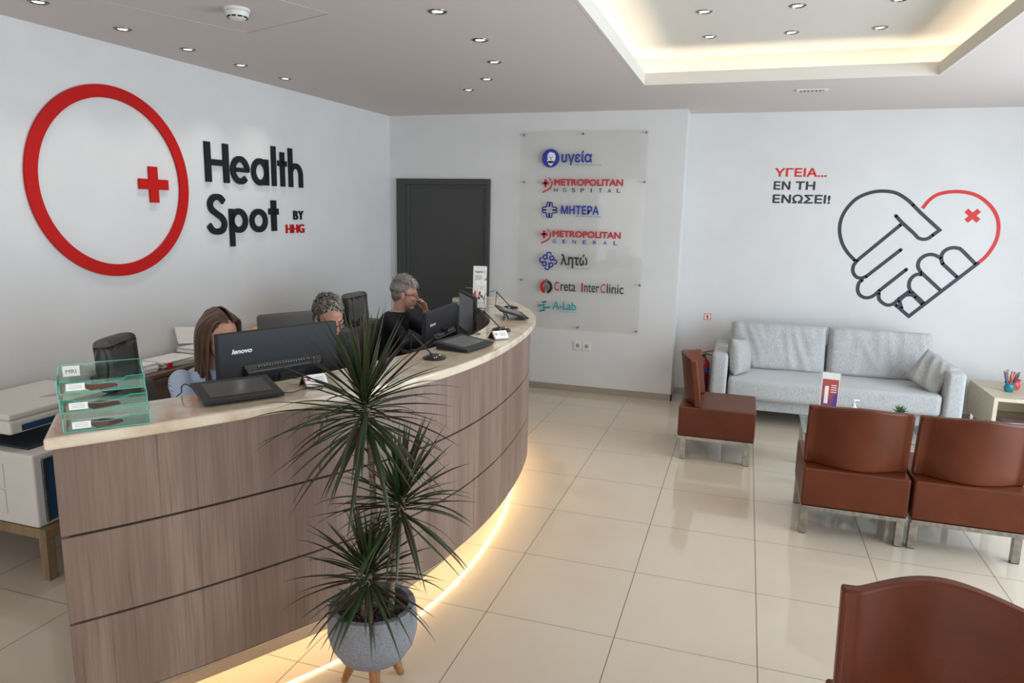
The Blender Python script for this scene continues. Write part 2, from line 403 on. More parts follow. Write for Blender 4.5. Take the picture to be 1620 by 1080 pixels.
# door in the back wall
d = struct('door_1', MB().bb(-1.83, -.985, Y1 - .012, Y1 - .002, 0.005, 2.022), door_m)
df = MB()
for x0, x1, z0, z1 in ((-1.972, -1.872, 0, 2.115), (-.965, -.921, 0, 2.115), (-1.872, -.965, 2.055, 2.115)):
    df.bb(x0, x1, Y1 - .035, Y1 - .001, z0, z1)
for x0, x1, z0, z1 in ((-1.872, -1.83, 0, 2.055), (-.985, -.965, 0, 2.055), (-1.83, -.985, 2.022, 2.055)):
    df.bb(x0, x1, Y1 - .022, Y1 - .001, z0, z1)
df.build('door_frame', door_m, d, bevel=.004)
dh = MB().lathe([(.024, 0), (.024, .008), (.01, .01), (.01, .04), (0, .04)], 20)
dhm = MB(); dhm.m = Matrix.Translation((-1.05, Y1 - .012, 1.007)) @ Matrix.Rotation(R(90), 4, 'X'); dhm.mesh(dh)
dhm.m = Matrix.Identity(4); dhm.tube([(-1.05, Y1 - .05, 1.007), (-1.12, Y1 - .052, 1.007), (-1.165, Y1 - .052, 1.007)], .009, 10)
dhm.build('door_handle', chrome, d, smooth=True)

# ------------------------------------------------------------------ ceiling fixtures
def make_downlight():
    r = empty('ceiling_spotlight', (0, 0, 0))
    MB().lathe([(.033, .0), (.036, -.006), (.046, -.004), (.048, .001), (.048, .004), (.033, .004)], 32, cap=False).build('trim_ring', mat('ring_nickel', '77756f', .3, 1.0), r, smooth=True)
    MB().lathe([(0, -.002), (.024, -.0015), (.031, .002), (.0, .0025)], 32, cap=False).build('lens', lamp_lens, r, smooth=True)
    return r
dl0 = make_downlight(); first = True
def put_downlight(x, y, z, label, group, power):
    global first
    o = dl0 if first else copy_tree(dl0); first = False
    o.location = (x, y, z); tag(o, label, 'ceiling light', group)
    l = bpy.data.lights.new('spot', 'SPOT'); l.energy = power; l.spot_size = R(95); l.spot_blend = 0.9; l.shadow_soft_size = .03; l.color = (1.0, .93, .84)
    lo = bpy.data.objects.new('spot', l); COL.objects.link(lo); lo.location = (x, y, z - .015)
ordn = ['nearest', 'second', 'third', 'fourth', 'farthest']
for i, (x, y) in enumerate([(-1.80, -1.186), (-1.829, -.659), (-1.842, -.152), (-1.839, .341), (-1.838, .841)]):
    put_downlight(x, y, H, 'round recessed spotlight along the left wall, %s of that row from the viewer' % ordn[i], 'spotlights along the left wall', 10)
for i, (x, y) in enumerate([(.051, -.565), (.051, .03), (-.073, .617), (-.331, 1.173), (-.639, 1.583)]):
    put_downlight(x, y, H, 'round recessed spotlight in the curved row over the counter, %s of the row' % ordn[i], 'spotlights over the counter', 14)
for j, y in enumerate((.60, 1.22)):
    for i, x in enumerate((1.242, 1.756, 2.274)):
        put_downlight(x, y, zc, 'round spotlight in the raised bay, %s row, %s one' % (('near', 'far')[j], ('left', 'middle', 'right')[i]), 'spotlights in the raised bay', 9)
# smoke detector
sd = empty('smoke_detector', (-.908, -.844, H), 0, 'white round smoke detector on the ceiling above the left sign', 'smoke detector')
MB().lathe([(.0, 0), (.062, 0), (.062, -.012), (.05, -.014)], 40, cap=False).build('base_plate', white_pl, sd, smooth=True)
MB().lathe([(.05, -.010), (.056, -.018), (.052, -.036), (.03, -.052), (0, -.054)], 40, cap=False).build('cover', white_pl, sd, smooth=True)
v = MB()
for k in range(10):
    a = 2 * PI * k / 10; v.box((.047 * math.cos(a), .047 * math.sin(a), -.041), (.006, .019, .006), a)
v.build('vent_slots', black_pl, sd)
# slot diffuser beside the cove
vt = empty('ceiling_diffuser', (1.968, 2.086, H), R(0), 'small white slotted grille set in the ceiling in front of the raised bay', 'vent')
MB().bb(-.115, .115, -.045, .045, -.008, 0).build('frame', white_pl, vt, bevel=.002)
MB().bb(-.085, .085, -.028, .028, -.0095, -.008).build('slot', mat('vent_shadow', '6d6f70', .7), vt)
for k in range(6): MB().box((-.07 + k * .028, 0, -.011), (.008, .054, .004)).build('louver', white_pl, vt)

# ------------------------------------------------------------------ wall sign on the left wall
def on(frame_, name, mb, m, parent=None, off=0.0, bevel=0.0, **k):
    o = mb.build(name, m, bevel=bevel, **k)
    o.matrix_world = frame_ @ Matrix.Translation((0, 0, off)); return o
Ts = .015
ring = MB(); n = 96
rg = []
for j in range(n):
    a = 2 * PI * j / n; c_, s_ = math.cos(a), math.sin(a); ro, ri = .580, .506
    rg.append([(.614 + ro * c_, 1.918 + ro * s_, .004), (.614 + ri * c_, 1.918 + ri * s_, .004), (.614 + ri * c_, 1.918 + ri * s_, .004 + Ts), (.614 + ro * c_, 1.918 + ro * s_, .004 + Ts)])
ring.loft(rg, False, True)
tag(on(FL, 'sign_ring', ring, red_m, smooth=False), 'large raised red ring on the left wall', 'wall sign')
cr = MB().prism([(.868 , 1.802), (.935, 1.802), (.935, 1.887), (1.019, 1.887), (1.019, 1.954), (.935, 1.954), (.935, 2.035), (.868, 2.035), (.868, 1.954), (.785, 1.954), (.785, 1.887), (.868, 1.887)], .004, .004 + Ts)
tag(on(FL, 'sign_cross', cr, red_m), 'raised red plus sign inside the ring on the left wall', 'wall sign')
D0, D1 = .004, .004 + Ts
w_ = .045
def L_H(x0, x1, b, t, w):
    m = MB(); m.bb(x0, x0 + w, b, t, D0, D1).bb(x1 - w, x1, b, t, D0, D1).bb(x0 + w, x1 - w, (b + t) / 2 - w * .42, (b + t) / 2 + w * .42, D0, D1); return m
def ell(m, x0, x1, b, t, w, a0=0, a1=360, n=36):
    cx, cy = (x0 + x1) / 2, (b + t) / 2; rx, ry = (x1 - x0 - w) / 2, (t - b - w) / 2
    if abs(a1 - a0) >= 360: m.ribbon(arc(cx, cy, rx, ry, 0, 360, n)[:-1], w, D0, D1, closed=True)
    else: m.ribbon(arc(cx, cy, rx, ry, a0, a1, n), w, D0, D1)
    return m
LET = []
b1 = 1.96; xh = 2.168; as_ = 2.272
LET.append(('H', L_H(1.369, 1.602, b1, 2.244, .052), 'capital H opening the upper word'))
m = ell(MB(), 1.624, 1.824, b1 - .004, xh, w_, 0, 318); m.bb(1.66, 1.820, b1 + .088, b1 + .088 + w_ * .72, D0, D1); LET.append(('e', m, 'letter e of the upper word'))
m = ell(MB(), 1.850, 2.048, b1 - .004, xh, w_); m.bb(2.048 - w_, 2.048, b1, xh - .004, D0, D1); LET.append(('a', m, 'letter a of the upper word'))
LET.append(('l', MB().bb(2.092, 2.140, b1, as_ + .004, D0, D1), 'plain upright letter l of the upper word'))
m = MB().bb(2.200, 2.248, b1, as_ - .035, D0, D1).bb(2.168, 2.276, xh - .044, xh, D0, D1); LET.append(('t', m, 'letter t of the upper word'))
m = MB().bb(2.306, 2.353, b1, as_ + .006, D0, D1); m.ribbon([(2.335, xh - .075)] + arc(2.397, xh - .1, .068, .070, 150, 0, 14) + [(2.465, b1)], w_, D0, D1); LET.append(('h', m, 'letter h closing the upper word'))
b2 = 1.597; x2 = 1.775
m = MB().ribbon(catmull([(1.532, 1.820), (1.492, 1.852), (1.432, 1.850), (1.396, 1.812), (1.405, 1.768), (1.452, 1.735), (1.505, 1.705), (1.532, 1.662), (1.512, 1.618), (1.462, 1.602), (1.410, 1.612), (1.374, 1.652)], 6), w_, D0, D1)
LET.append(('S', m, 'capital S opening the lower word'))
m = ell(MB(), 1.586, 1.780, b2 - .008, x2, w_); m.bb(1.586, 1.586 + w_, 1.488, x2 - .004, D0, D1); LET.append(('p', m, 'letter p of the lower word, its stem hanging low'))
LET.append(('o', ell(MB(), 1.808, 2.012, b2 - .008, x2, w_), 'letter o of the lower word'))
m = MB().bb(2.066, 2.122, b2, 1.845, D0, D1).bb(2.036, 2.150, x2 - .046, x2 + .004, D0, D1); LET.append(('t', m, 'letter t closing the lower word'))
for ch, m, lb in LET:
    tag(on(FL, 'sign_letter', m, black_m), 'raised black ' + lb + ' on the left wall', 'sign letter', 'black letters of the left wall sign')
for ch, x0, x1, b, t, mm, cn, lb in (('B', 2.352, 2.412, 1.688, 1.764, black_m, 'black', 'left one above the red letters'), ('Y', 2.418, 2.488, 1.688, 1.764, black_m, 'black', 'right one above the red letters'),
        ('H', 2.248, 2.322, 1.575, 1.648, red_m, 'red', 'first of three on the left wall'), ('H', 2.334, 2.408, 1.575, 1.648, red_m, 'red', 'second of three on the left wall'), ('G', 2.416, 2.494, 1.574, 1.650, red_m, 'red', 'last of three on the left wall')):
    m = text_mb(ch, x0, x1, b, t, depth=.010, bold=.022, d0=.003)
    tag(on(FL, 'sign_letter', m, mm), 'small raised %s letter %s, %s' % (cn, ch, lb), 'sign letter', 'small letters of the left wall sign')

# ------------------------------------------------------------------ handshake heart and slogan on the right-hand wall
FR = back_frame(Y2 - .0005)
HS = {
'S1': [(2.544, 1.418), (2.47, 1.495), (2.417, 1.584), (2.389, 1.688), (2.393, 1.792), (2.432, 1.889), (2.506, 1.979), (2.609, 2.031), (2.714, 2.047), (2.822, 2.031), (2.913, 1.977), (2.964, 1.932)],
'S1b': [(2.964, 1.932), (3.036, 1.861), (3.202, 1.713), (3.150, 1.665)],
'S1c': [(3.158, 1.672), (3.12, 1.638), (3.082, 1.629), (3.041, 1.64), (2.997, 1.683), (2.895, 1.774), (2.84, 1.831)],
'S2': [(2.888, 1.752), (2.561, 1.416)], 'S2a': [(2.566, 1.421), (2.54, 1.377), (2.535, 1.331), (2.548, 1.294), (2.576, 1.265), (2.615, 1.259), (2.655, 1.277)], 'S2b': [(2.648, 1.270), (2.912, 1.529)],
'S3': [(2.622, 1.241), (2.598, 1.21), (2.593, 1.159), (2.607, 1.114), (2.642, 1.086), (2.684, 1.08), (2.73, 1.101), (2.779, 1.154)], 'S3b': [(2.772, 1.147), (2.976, 1.354)],
'S4': [(2.774, 1.130), (2.78, 1.078), (2.811, 1.042), (2.861, 1.022), (2.906, 1.04), (2.948, 1.088)], 'S4b': [(2.942, 1.082), (3.015, 1.152)],
'S5a': [(2.925, 1.026), (3.042, 0.93), (3.530, 1.432)],
'S5b': [(3.516, 1.424), (3.394, 1.543), (3.36, 1.559), (3.321, 1.562), (3.278, 1.546), (3.247, 1.509), (3.244, 1.458), (3.262, 1.415)], 'S5c': [(3.255, 1.422), (3.386, 1.304)],
'S6': [(3.243, 1.465), (3.188, 1.492), (3.142, 1.495), (3.099, 1.474), (3.07, 1.436), (3.067, 1.385), (3.095, 1.334)], 'S6b': [(3.090, 1.340), (3.269, 1.18)],
'S7': [(3.12, 1.085), (3.034, 1.16), (3.012, 1.219), (3.022, 1.271), (3.058, 1.31), (3.105, 1.315)],
'S7b': [(3.04, 1.155), (3.152, 1.055)],
'S8': [(2.975, 1.0), (2.953, 1.066), (2.967, 1.099), (3.005, 1.124), (3.045, 1.126), (3.08, 1.106)], 'S8b': [(3.07, 1.112), (3.139, 1.046)], 'S9': [(2.94, 1.06), (2.99, 1.12), (3.03, 1.155)]}
curvy = {'S1', 'S1c', 'S2a', 'S3', 'S4', 'S5b', 'S6', 'S7', 'S8'}
hm_ = MB()
for i_, (k, p) in enumerate(HS.items()):
    q = catmull(p, 5) if k in curvy else p
    hm_.ribbon(q, .030, 0, .0015 + .00012 * i_, cap='round')
hh = empty('wall_decal', (2.95, Y2, 1.5), 0, 'line drawing of a handshake forming a heart on the right-hand wall', 'wall decal')
def decal(name, mb, m, parent, fr):
    o = mb.build(name, m); o.parent = parent; o.matrix_world = fr
    o.matrix_parent_inverse = Matrix.Identity(4); o.matrix_basis = parent.matrix_basis.inverted() @ fr
    return o
bpy.context.view_layer.update()
tag(decal('handshake_outline', hm_, navy_dec, hh, FR), 'dark outline of two clasped hands')
rd = MB().ribbon(catmull([(3.045, 1.9), (3.098, 1.98), (3.172, 2.03), (3.303, 2.049), (3.437, 2.024), (3.545, 1.951), (3.618, 1.855), (3.649, 1.75), (3.645, 1.637), (3.608, 1.537), (3.566, 1.471), (3.521, 1.426)], 6), .030, 0, .0012)
tag(decal('heart_arc', rd, red_dec, hh, FR), 'red arc of the heart')
xx = MB().ribbon([(3.388, 1.888), (3.491, 1.8)], .042, 0, .0012).ribbon([(3.486, 1.891), (3.397, 1.796)], .042, 0, .0011)
tag(decal('tilted_cross', xx, red_dec, hh, FR), 'small red cross')
for s_, a, b, c, e, mm, lb in (('ΥΓΕΙΑ...', 1.783, 2.236, 2.168, 2.248, red_dec, 'red top line of the Greek slogan on the right-hand wall'),
        ('ΕΝ', 1.783, 1.930, 2.050, 2.128, navy_dec, 'dark first word on the middle line of the Greek slogan'), ('ΤΗ', 1.975, 2.145, 2.050, 2.128, navy_dec, 'dark second word on the middle line of the Greek slogan'), ('ΕΝΩΣΕΙ!', 1.783, 2.285, 1.926, 2.008, navy_dec, 'dark bottom line of the Greek slogan, ending with an exclamation mark')):
    m = text_mb(s_, a, b, c, e, depth=.0015, bold=.03)
    tag(on(FR, 'wall_lettering', m, mm), lb, 'wall lettering', 'slogan lines on the right-hand wall')
# fire extinguisher sign
fs = empty('wall_notice', (1.268, Y2, .81), 0, 'small square red and white extinguisher notice on the wall left of the sofa', 'sign')
decal('plate', MB().bb(1.233, 1.303, .777, .845, 0, .002), mat('notice_white', 'e6dede', .4), fs, FR)
decal('border', MB().ribbon([(1.237, .781), (1.299, .781), (1.299, .841), (1.237, .841)], .005, .002, .0028, closed=True), red_dec, fs, FR)
decal('pictogram', MB().bb(1.262, 1.276, .788, .822, .002, .003).bb(1.258, 1.272, .824, .829, .002, .003).ribbon([(1.266, .826), (1.252, .812)], .004, .002, .003), red_dec, fs, FR)
# sockets
for x, lb in ((.038, 'white wall socket below the acrylic board, left of the pair'), (.128, 'white wall socket below the acrylic board, right of the pair')):
    s = empty('wall_socket', (x, Y1, .48), 0, lb, 'socket', 'sockets on the back wall')
    MB().bb(-.042, .042, -.010, 0, -.042, .042).build('face_plate', white_pl, s, bevel=.003)
    q = MB(); q.m = Matrix.Rotation(R(90), 4, 'X'); q.lathe([(0, .0105), (.018, .0105), (.020, .0118), (.0, .0118)], 24, cap=False); q.build('socket_ring', mat('socket_grey', '9a9a98', .5), s)
    q = MB(); q.m = Matrix.Rotation(R(90), 4, 'X'); q.lathe([(0, .0119), (.003, .0125), (0, .0125)], 8, (-.009, 0, 0)); q.lathe([(0, .0119), (.003, .0125), (0, .0125)], 8, (.009, 0, 0)); q.build('pin_hole', black_pl, s)

# ------------------------------------------------------------------ acrylic logo board
BY = 2.895
bd = empty('acrylic_board', (.02, Y1, .65), 0, 'clear acrylic board with clinic logos standing off the back wall', 'sign board')
bpy.context.view_layer.update()
FB = back_frame(BY)
acr = glassmat('acrylic_sheet', 'fcfcfb', 0.035, .05)
decal('clear_panel', MB().bb(-.601, .640, .640, 2.572, 0, .006), acr, bd, FB)
for x, z in ((-.565, 2.538), (.024, 2.541), (.625, 2.545), (-.558, 2.087), (.628, 2.095), (-.56, 1.121), (.634, 1.123), (.039, .671), (.626, .671), (-.56, .68)):
    m = MB(); m.m = Matrix.Translation((x, z, -.035)); m.lathe([(.005, 0), (.005, .036), (.011, .036), (.011, .046), (0, .047)], 16); decal('standoff_bolt', m, steel, bd, FB).data.polygons.foreach_set('use_smooth', [True] * len(m.f))
blue = mat('logo_blue', '1c2f96', .4); lred = mat('logo_red', 'c0161c', .4); lblk = mat('logo_black', '2a2c2e', .4); lgry = mat('logo_grey', '6d6d6b', .4); teal = mat('logo_teal', '2398a8', .4); lwht = mat('logo_white', 'e4e4e4', .4)
z0 = .0062
def lt(s_, a, b, c, e, mm, bold=.012, spacing=1.0, nm='logo_lettering'):
    decal(nm, text_mb(s_, a, b, c, e, depth=.0012, bold=bold, spacing=spacing, d0=z0), mm, bd, FB)
def disc(cx, cy, r, d0, d1, n=36, sy=1.0): return MB().prism([(cx + r * math.cos(2 * PI * i / n), cy + r * sy * math.sin(2 * PI * i / n)) for i in range(n)], d0, d1)
# 1 round head emblem
decal('logo_emblem', disc(-.293, 2.315, .088, z0, z0 + .001), blue, bd, FB)
fh = disc(-.290, 2.325, .046, z0 + .001, z0 + .002, sy=1.25)
fh.prism([(-.318, 2.290), (-.262, 2.290), (-.272, 2.255), (-.290, 2.243), (-.312, 2.256)], z0 + .001, z0 + .002)
decal('logo_emblem', fh, lwht, bd, FB)
fd = MB().bb(-.312, -.298, 2.325, 2.331, z0 + .002, z0 + .0025).bb(-.282, -.268, 2.325, 2.331, z0 + .002, z0 + .0025).bb(-.293, -.286, 2.298, 2.326, z0 + .002, z0 + .0025).bb(-.302, -.278, 2.279, 2.284, z0 + .002, z0 + .0025)
fd.ribbon(catmull([(-.325, 2.30), (-.332, 2.34), (-.315, 2.372), (-.288, 2.38), (-.262, 2.370)], 5), .012, z0 + .002, z0 + .0026)
decal('logo_emblem', fd, blue, bd, FB)
lt('υγεία', -.186, .118, 2.247, 2.385, blue, .03)
sub = 'Με ευθύνη για τη ζωή'
lt(sub, -.038, .204, 2.242, 2.262, lgry, 0)
def metro(yc, sub_, c2, xe):
    e = MB(); e.bb(-.372, -.302, yc + .004, yc + .028, z0, z0 + .001).bb(-.350, -.326, yc - .022, yc + .054, z0, z0 + .001)
    e.ribbon(catmull([(-.366, yc - .072), (-.330, yc - .055), (-.290, yc - .030), (-.272, yc + .005), (-.276, yc + .035)], 5), .014, z0, z0 + .001)
    e.ribbon([(-.300, yc + .042), (-.282, yc + .06)], .010, z0, z0 + .001); e.ribbon([(-.306, yc + .058), (-.300, yc + .075)], .009, z0, z0 + .001)
    decal('logo_emblem', e, lred, bd, FB)
    lt('METROPOLITAN', -.251, xe, yc - .008, yc + .058, lred, .04)
    st_ = (xe + .249) / (len(sub_) - .35)
    for q_, ch_ in enumerate(sub_):
        wd_ = .012 if ch_ == 'I' else .036
        lt(ch_, -.249 + q_ * st_ + (.018 - wd_ / 2), -.249 + q_ * st_ + .018 + wd_ / 2, yc - .068, yc - .030, c2, .02)
metro(2.062, 'HOSPITAL', lblk, .426)
# 3 four interlocked m shapes
mm_ = MB()
for k in range(4):
    sub_ = MB(); s_ = .021
    for dx in (-.014, .014):
        sub_.ribbon([(dx - .013, .030), (dx - .013, .058)] + arc(dx, .060, .013, .013, 180, 0, 8) + [(dx + .013, .030)], .0135, z0, z0 + .001)
    a = k * PI / 2
    mm_.m = Matrix.Translation((-.290, 1.821, 0)) @ Matrix.Rotation(a, 4, 'Z'); mm_.mesh(sub_)
decal('logo_emblem', mm_, blue, bd, FB)
lt('ΜΗΤΕΡΑ', -.173, .205, 1.782, 1.866, blue, .035); lt(sub, -.020, .225, 1.755, 1.775, blue, 0)
metro(1.566, 'GENERAL', blue, .428)
# 5 knot emblem
kn = MB()
for k in range(4):
    sub_ = MB(); sub_.ribbon(catmull([(.018, .010), (.045, .012), (.058, .032), (.044, .050), (.022, .044), (.018, .026), (.030, .018)], 6), .014, z0, z0 + .001)
    sub_.ribbon(catmull([(-.010, .052), (-.014, .074), (.004, .086), (.024, .080), (.028, .062)], 6), .014, z0, z0 + .001)
    kn.m = Matrix.Translation((-.288, 1.320, 0)) @ Matrix.Rotation(k * PI / 2, 4, 'Z'); kn.mesh(sub_)
decal('logo_emblem', kn, blue, bd, FB)
lt('λητώ', -.160, .112, 1.258, 1.398, lblk, .03); lt(sub, -.091, .129, 1.250, 1.266, lgry, 0)
e = MB().ribbon(arc(-.300, 1.060, .050, .054, 100, 258, 18), .030, z0, z0 + .001); decal('logo_emblem', e, lred, bd, FB)
e = MB().ribbon(arc(-.300, 1.060, .050, .054, 80, -78, 18), .030, z0, z0 + .001); decal('logo_emblem', e, lblk, bd, FB)
e = disc(-.300, 1.055, .030, z0, z0 + .0012); e.mesh(disc(-.300, 1.126, .014, z0, z0 + .001)); decal('logo_emblem', e, lgry, bd, FB)
x = -.216
for s_, wd, c2 in (('C', .050, lred), ('reta', .155, lblk), ('I', .016, lred), ('nter', .150, lblk), ('C', .050, lred), ('linic', .165, lblk)):
    if s_ == 'I': x += .045
    asc = s_ in ('C', 'I', 'linic', 'nter', 'reta')
    top = 1.118 if s_ in ('C', 'I') else (1.122 if s_ == 'linic' else 1.108)
    lt(s_, x, x + wd, 1.028, top, c2, .008); x += wd + .013
e = MB()
for a, b, c in ((-.372, -.315, .866), (-.322, -.264, .846), (-.330, -.300, .901), (-.352, -.312, .814)):
    e.ribbon([(a, c), (b, c + .010)], .018, z0, z0 + .001, cap='round')
decal('logo_emblem', e, teal, bd, FB)
lt('A-Lab', -.228, .014, .838, .922, teal, .02); lt('diagnostic laboratories', -.150, .010, .812, .824, teal, 0)
# ------------------------------------------------------------------ curved reception counter
OUT = [(-.374, -2.482), (-.239, -2.305), (-.095, -2.076), (.016, -1.881), (.165, -1.607), (.279, -1.398), (.351, -1.150), (.402, -.837), (.414, -.49), (.388, -.067), (.344, .277), (.278, .577), (.165, .9), (-.007, 1.209), (-.205, 1.464), (-.395, 1.655)]
OUT = [(OUT[i][0] * .5 + (OUT[i - 1][0] + OUT[i + 1][0]) * .25, OUT[i][1] * .5 + (OUT[i - 1][1] + OUT[i + 1][1]) * .25) if 0 < i < len(OUT) - 1 else OUT[i] for i in range(len(OUT))]
oc = [Vector((p[0], p[1])) for p in catmull([(x, y, 0) for x, y in OUT], 10)]
INN = [(-.588, -2.263), (-.470, -2.085), (-.345, -1.87), (-.197, -1.59), (-.10, -1.33), (-.017, -1.03), (.062, -.70), (.105, -.38), (.100, -.08), (.055, .22), (-.05, .52), (-.22, .82), (-.44, 1.09), (-.64, 1.30), (-.69, 1.40)]
ic = [Vector((p[0], p[1])) for p in catmull([(x, y, 0) for x, y in INN], 10)]
def offs(c, d, i0=0, i1=None):
    "offset a plan curve to its left (towards the staff side) by d"
    o = []
    n = len(c)
    for i in range(n):
        a = c[max(0, i - 1)]; b = c[min(n - 1, i + 1)]; t = (b - a).normalized(); o.append(c[i] + Vector((-t.y, t.x)) * d)
    return o[i0:i1]
def strip_poly(d0, d1, i0=0, i1=None):
    return [tuple(p) for p in offs(oc, d0, i0, i1)] + [tuple(p) for p in reversed(offs(oc, d1, i0, i1))]
def wall_strip(d0, d1, z0, z1, i0=0, i1=None):
    a = offs(oc, d0, i0, i1); b = offs(oc, d1, i0, i1)
    zt = z1 if callable(z1) else (lambda k: z1); zb = z0 if callable(z0) else (lambda k: z0)
    m = len(a) - 1
    return MB().loft([[(p.x, p.y, zb(k / m)), (q.x, q.y, zb(k / m)), (q.x, q.y, zt(k / m)), (p.x, p.y, zt(k / m))] for k, (p, q) in enumerate(zip(a, b))])
TOP = 1.09
ct = empty('reception_counter', (0, 0, 0), 0, 'long curved reception counter clad in taupe wood with a beige marble top', 'reception counter')
poly = [tuple(p) for p in oc] + [tuple(p) for p in reversed(ic)]
MB().prism(poly, TOP - .040, TOP).build('countertop', marble, ct, bevel=.014, seg=4, angle=60)
ct.children[0]['label'] = 'beige marble countertop'
i1 = len(oc)
zb = .154; ph = (TOP - .04 - zb) / 3
for k in range(3):
    wall_strip(.035, .055, zb + k * ph + (.004 if k else 0), zb + (k + 1) * ph - .004 * (k < 2) - (.001 if k == 2 else 0), 1, i1).build('front_panel', wood, ct, bevel=.0015, seg=1, angle=60)
wall_strip(.050, .066, zb + .02, TOP - .041, 2, i1 - 1).build('backing_panel', mat('dark_gap', '241e1a', .8), ct)
wall_strip(.034, .050, lambda t: zb - .030 * max(0, 1 - t / .42), zb - .0005, 1, int(i1 * .42)).build('metal_trim', mat('satin_aluminium', 'b9b3a9', .3, 1.0), ct)
wall_strip(.180, .30, .0, zb + .02, 3, i1 - 2).build('plinth', mat('plinth_dark', '7c6f62', .6), ct)
wall_strip(.066, .30, zb + .021, zb + .045, 2, i1 - 1).build('bottom_board', mat('bottom_board_white', 'cfc9be', .6), ct)
wall_strip(.27, .29, zb + .046, TOP - .041, 2, i1 - 1).build('inner_panel', wood, ct)
for i in (2, i1 - 3):
    a = offs(oc, .070)[i]; b = offs(oc, .268)[i]; a2 = offs(oc, .070)[i + 1]; b2 = offs(oc, .268)[i + 1]
    MB().prism([tuple(a), tuple(b), tuple(b2), tuple(a2)], zb + .046, TOP - .041).build('end_panel', wood, ct)
wall_strip(.150, .156, zb - .004, zb + .004, 3, i1 - 3).build('led_strip', led_w, ct)
wall_strip(.066, .176, zb + .008, zb + .020, 3, i1 - 3).build('led_channel', mat('led_channel_white', 'd8d4cc', .5), ct)
MB().prism(strip_poly(.30, .84, 5, i1 - 10), .715, .745).build('desk_surface', wood, ct, bevel=.002)
wall_strip(.70, .72, .02, .714, 6, 24).build('desk_support', wood, ct)
for i in (6, i1 - 12):
    a = offs(oc, .295)[i]; b = offs(oc, .82)[i]; t = (offs(oc, .295)[i + 1] - a).normalized() * .02
    MB().prism([tuple(a), tuple(b), tuple(b + t), tuple(a + t)], .0, .714).build('desk_side_panel', wood, ct)

# ------------------------------------------------------------------ long side cabinet on the left wall
cb = empty('side_cabinet', tuple(B0 + UL * .32), math.atan2(UL.y, UL.x), 'low brown wooden cabinet running along the left wall behind the staff', 'cabinet')
# local x along wall, -y towards the room
MB().bb(0, 2.9, -.325, -.014, .715, .74).build('cabinet_top', dwood, cb, bevel=.003)
MB().bb(.01, 2.89, -.305, -.014, .06, .714).build('cabinet_body', dwood, cb)
MB().bb(.03, 2.87, -.28, -.014, 0, .059).build('plinth', black_pl, cb)
for k in range(6):
    dd = MB().bb(.015 + k * .48, .015 + k * .48 + .474, -.322, -.306, .07, .705).build('cabinet_door', dwood, cb, bevel=.002)
    MB().tube([(.40 + k * .48, -.323, .60), (.40 + k * .48, -.345, .60), (.40 + k * .48, -.345, .50), (.40 + k * .48, -.323, .50)], .005, 8).build('door_handle', steel, dd, smooth=True)
def cabpt(s, off, z):
    p = B0 + UL * s + NL * off; return (p.x, p.y, z)
random.seed(3)
ang = math.atan2(UL.y, UL.x)
foldw = mat('folder_white', 'dedcd8', .7); foldg = mat('folder_green', '3d7a52', .6); foldr = mat('clip_red', 'b5161c', .45); manila = mat('manila', 'd9ae5e', .7)
stacks = [(.47, .15, 5, 'flat pile of white folders on the side cabinet behind the letter trays', paper), (.80, .16, 4, 'low pile of papers with a red clip nearest the empty chair on the side cabinet', foldw), (1.10, .16, 8, 'taller pile of white papers with a red clip beside the long-haired person', paper), (1.42, .15, 10, 'pile of papers leaning up the left wall behind the long-haired person', paper), (1.80, .15, 10, 'pile of white paper behind the big monitor on the side cabinet', foldw)]
for s, o, n, lb, mm in stacks:
    st = empty('paper_stack', cabpt(s, o, .741), ang, lb, 'papers', 'paper piles on the side cabinet')
    m = MB(); z = 0
    for k in range(n):
        a = random.uniform(-.12, .12); m.box((random.uniform(-.012, .012), random.uniform(-.01, .01), z + .005), (.27, .205, .0085), a); z += .0092
    m.build('sheets', mm, st)
    MB().box((0, 0, z + .003), (.275, .21, .004), .04).build('folder_cover', foldw, st)
    MB().box((-.11, -.112, z * .5), (.035, .012, max(.02, z)), 0).build('binder_clip', foldr, st, bevel=.002)
MB().box((0, 0, .003), (.32, .23, .006)).build('envelope', manila, loc=cabpt(1.85, .14, .8405), rz=ang + .3)
tag(bpy.data.objects['envelope'], 'tan manila envelope lying on the paper pile behind the big monitor', 'envelope')
# papers leaning on the wall
lp = MB(); lp.box((0, 0, .06), (.26, .008, .12), Matrix.Rotation(R(-22), 3, 'X') @ Matrix.Rotation(R(8), 3, 'Y'))
o = lp.build('paper_folder', paper, loc=cabpt(1.10, .06, .822), rz=ang); tag(o, 'white sheet folder leaning against the left wall above the paper pile', 'folder')

# ------------------------------------------------------------------ printer on a wooden stand at the far left
ps = empty('printer_stand', (-1.80, -1.35, 0), 0, 'low wooden stand under the white printer at the left edge', 'stand')
lw_ = mat('worn_oak', '8f7858', .55, color2='77634a', scale=(30, 30, 3))
for x in (-.345, .285):
    for y in (-.326, .285): MB().box((x + .022, y + .022, .105), (.046, .046, .21)).build('leg', lw_, ps, bevel=.002)
MB().bb(-.345, .331, -.326, .331, .2105, .259).build('apron', lw_, ps, bevel=.002)
pr_ = empty('printer', (-1.80, -1.35, .261), 0, 'bulky white office printer with dark blue side at the left edge', 'printer')
pw = mat('printer_white', 'd0cec6', .45); pb = mat('printer_blue', '1d3d5e', .5); pd = mat('printer_dark', '26323c', .5)
MB().bb(-.345, .290, -.326, .331, .0, .362).build('body', pw, pr_, bevel=.012, seg=3)
MB().bb(.2905, .300, -.285, .310, .02, .335).build('side_panel', pb, pr_, bevel=.004)
MB().bb(.3005, .306, -.285, -.275, .02, .335).bb(.3005, .306, .300, .310, .02, .335).bb(.3005, .306, -.275, .300, .325, .335).build('side_panel_edge', steel, pr_)
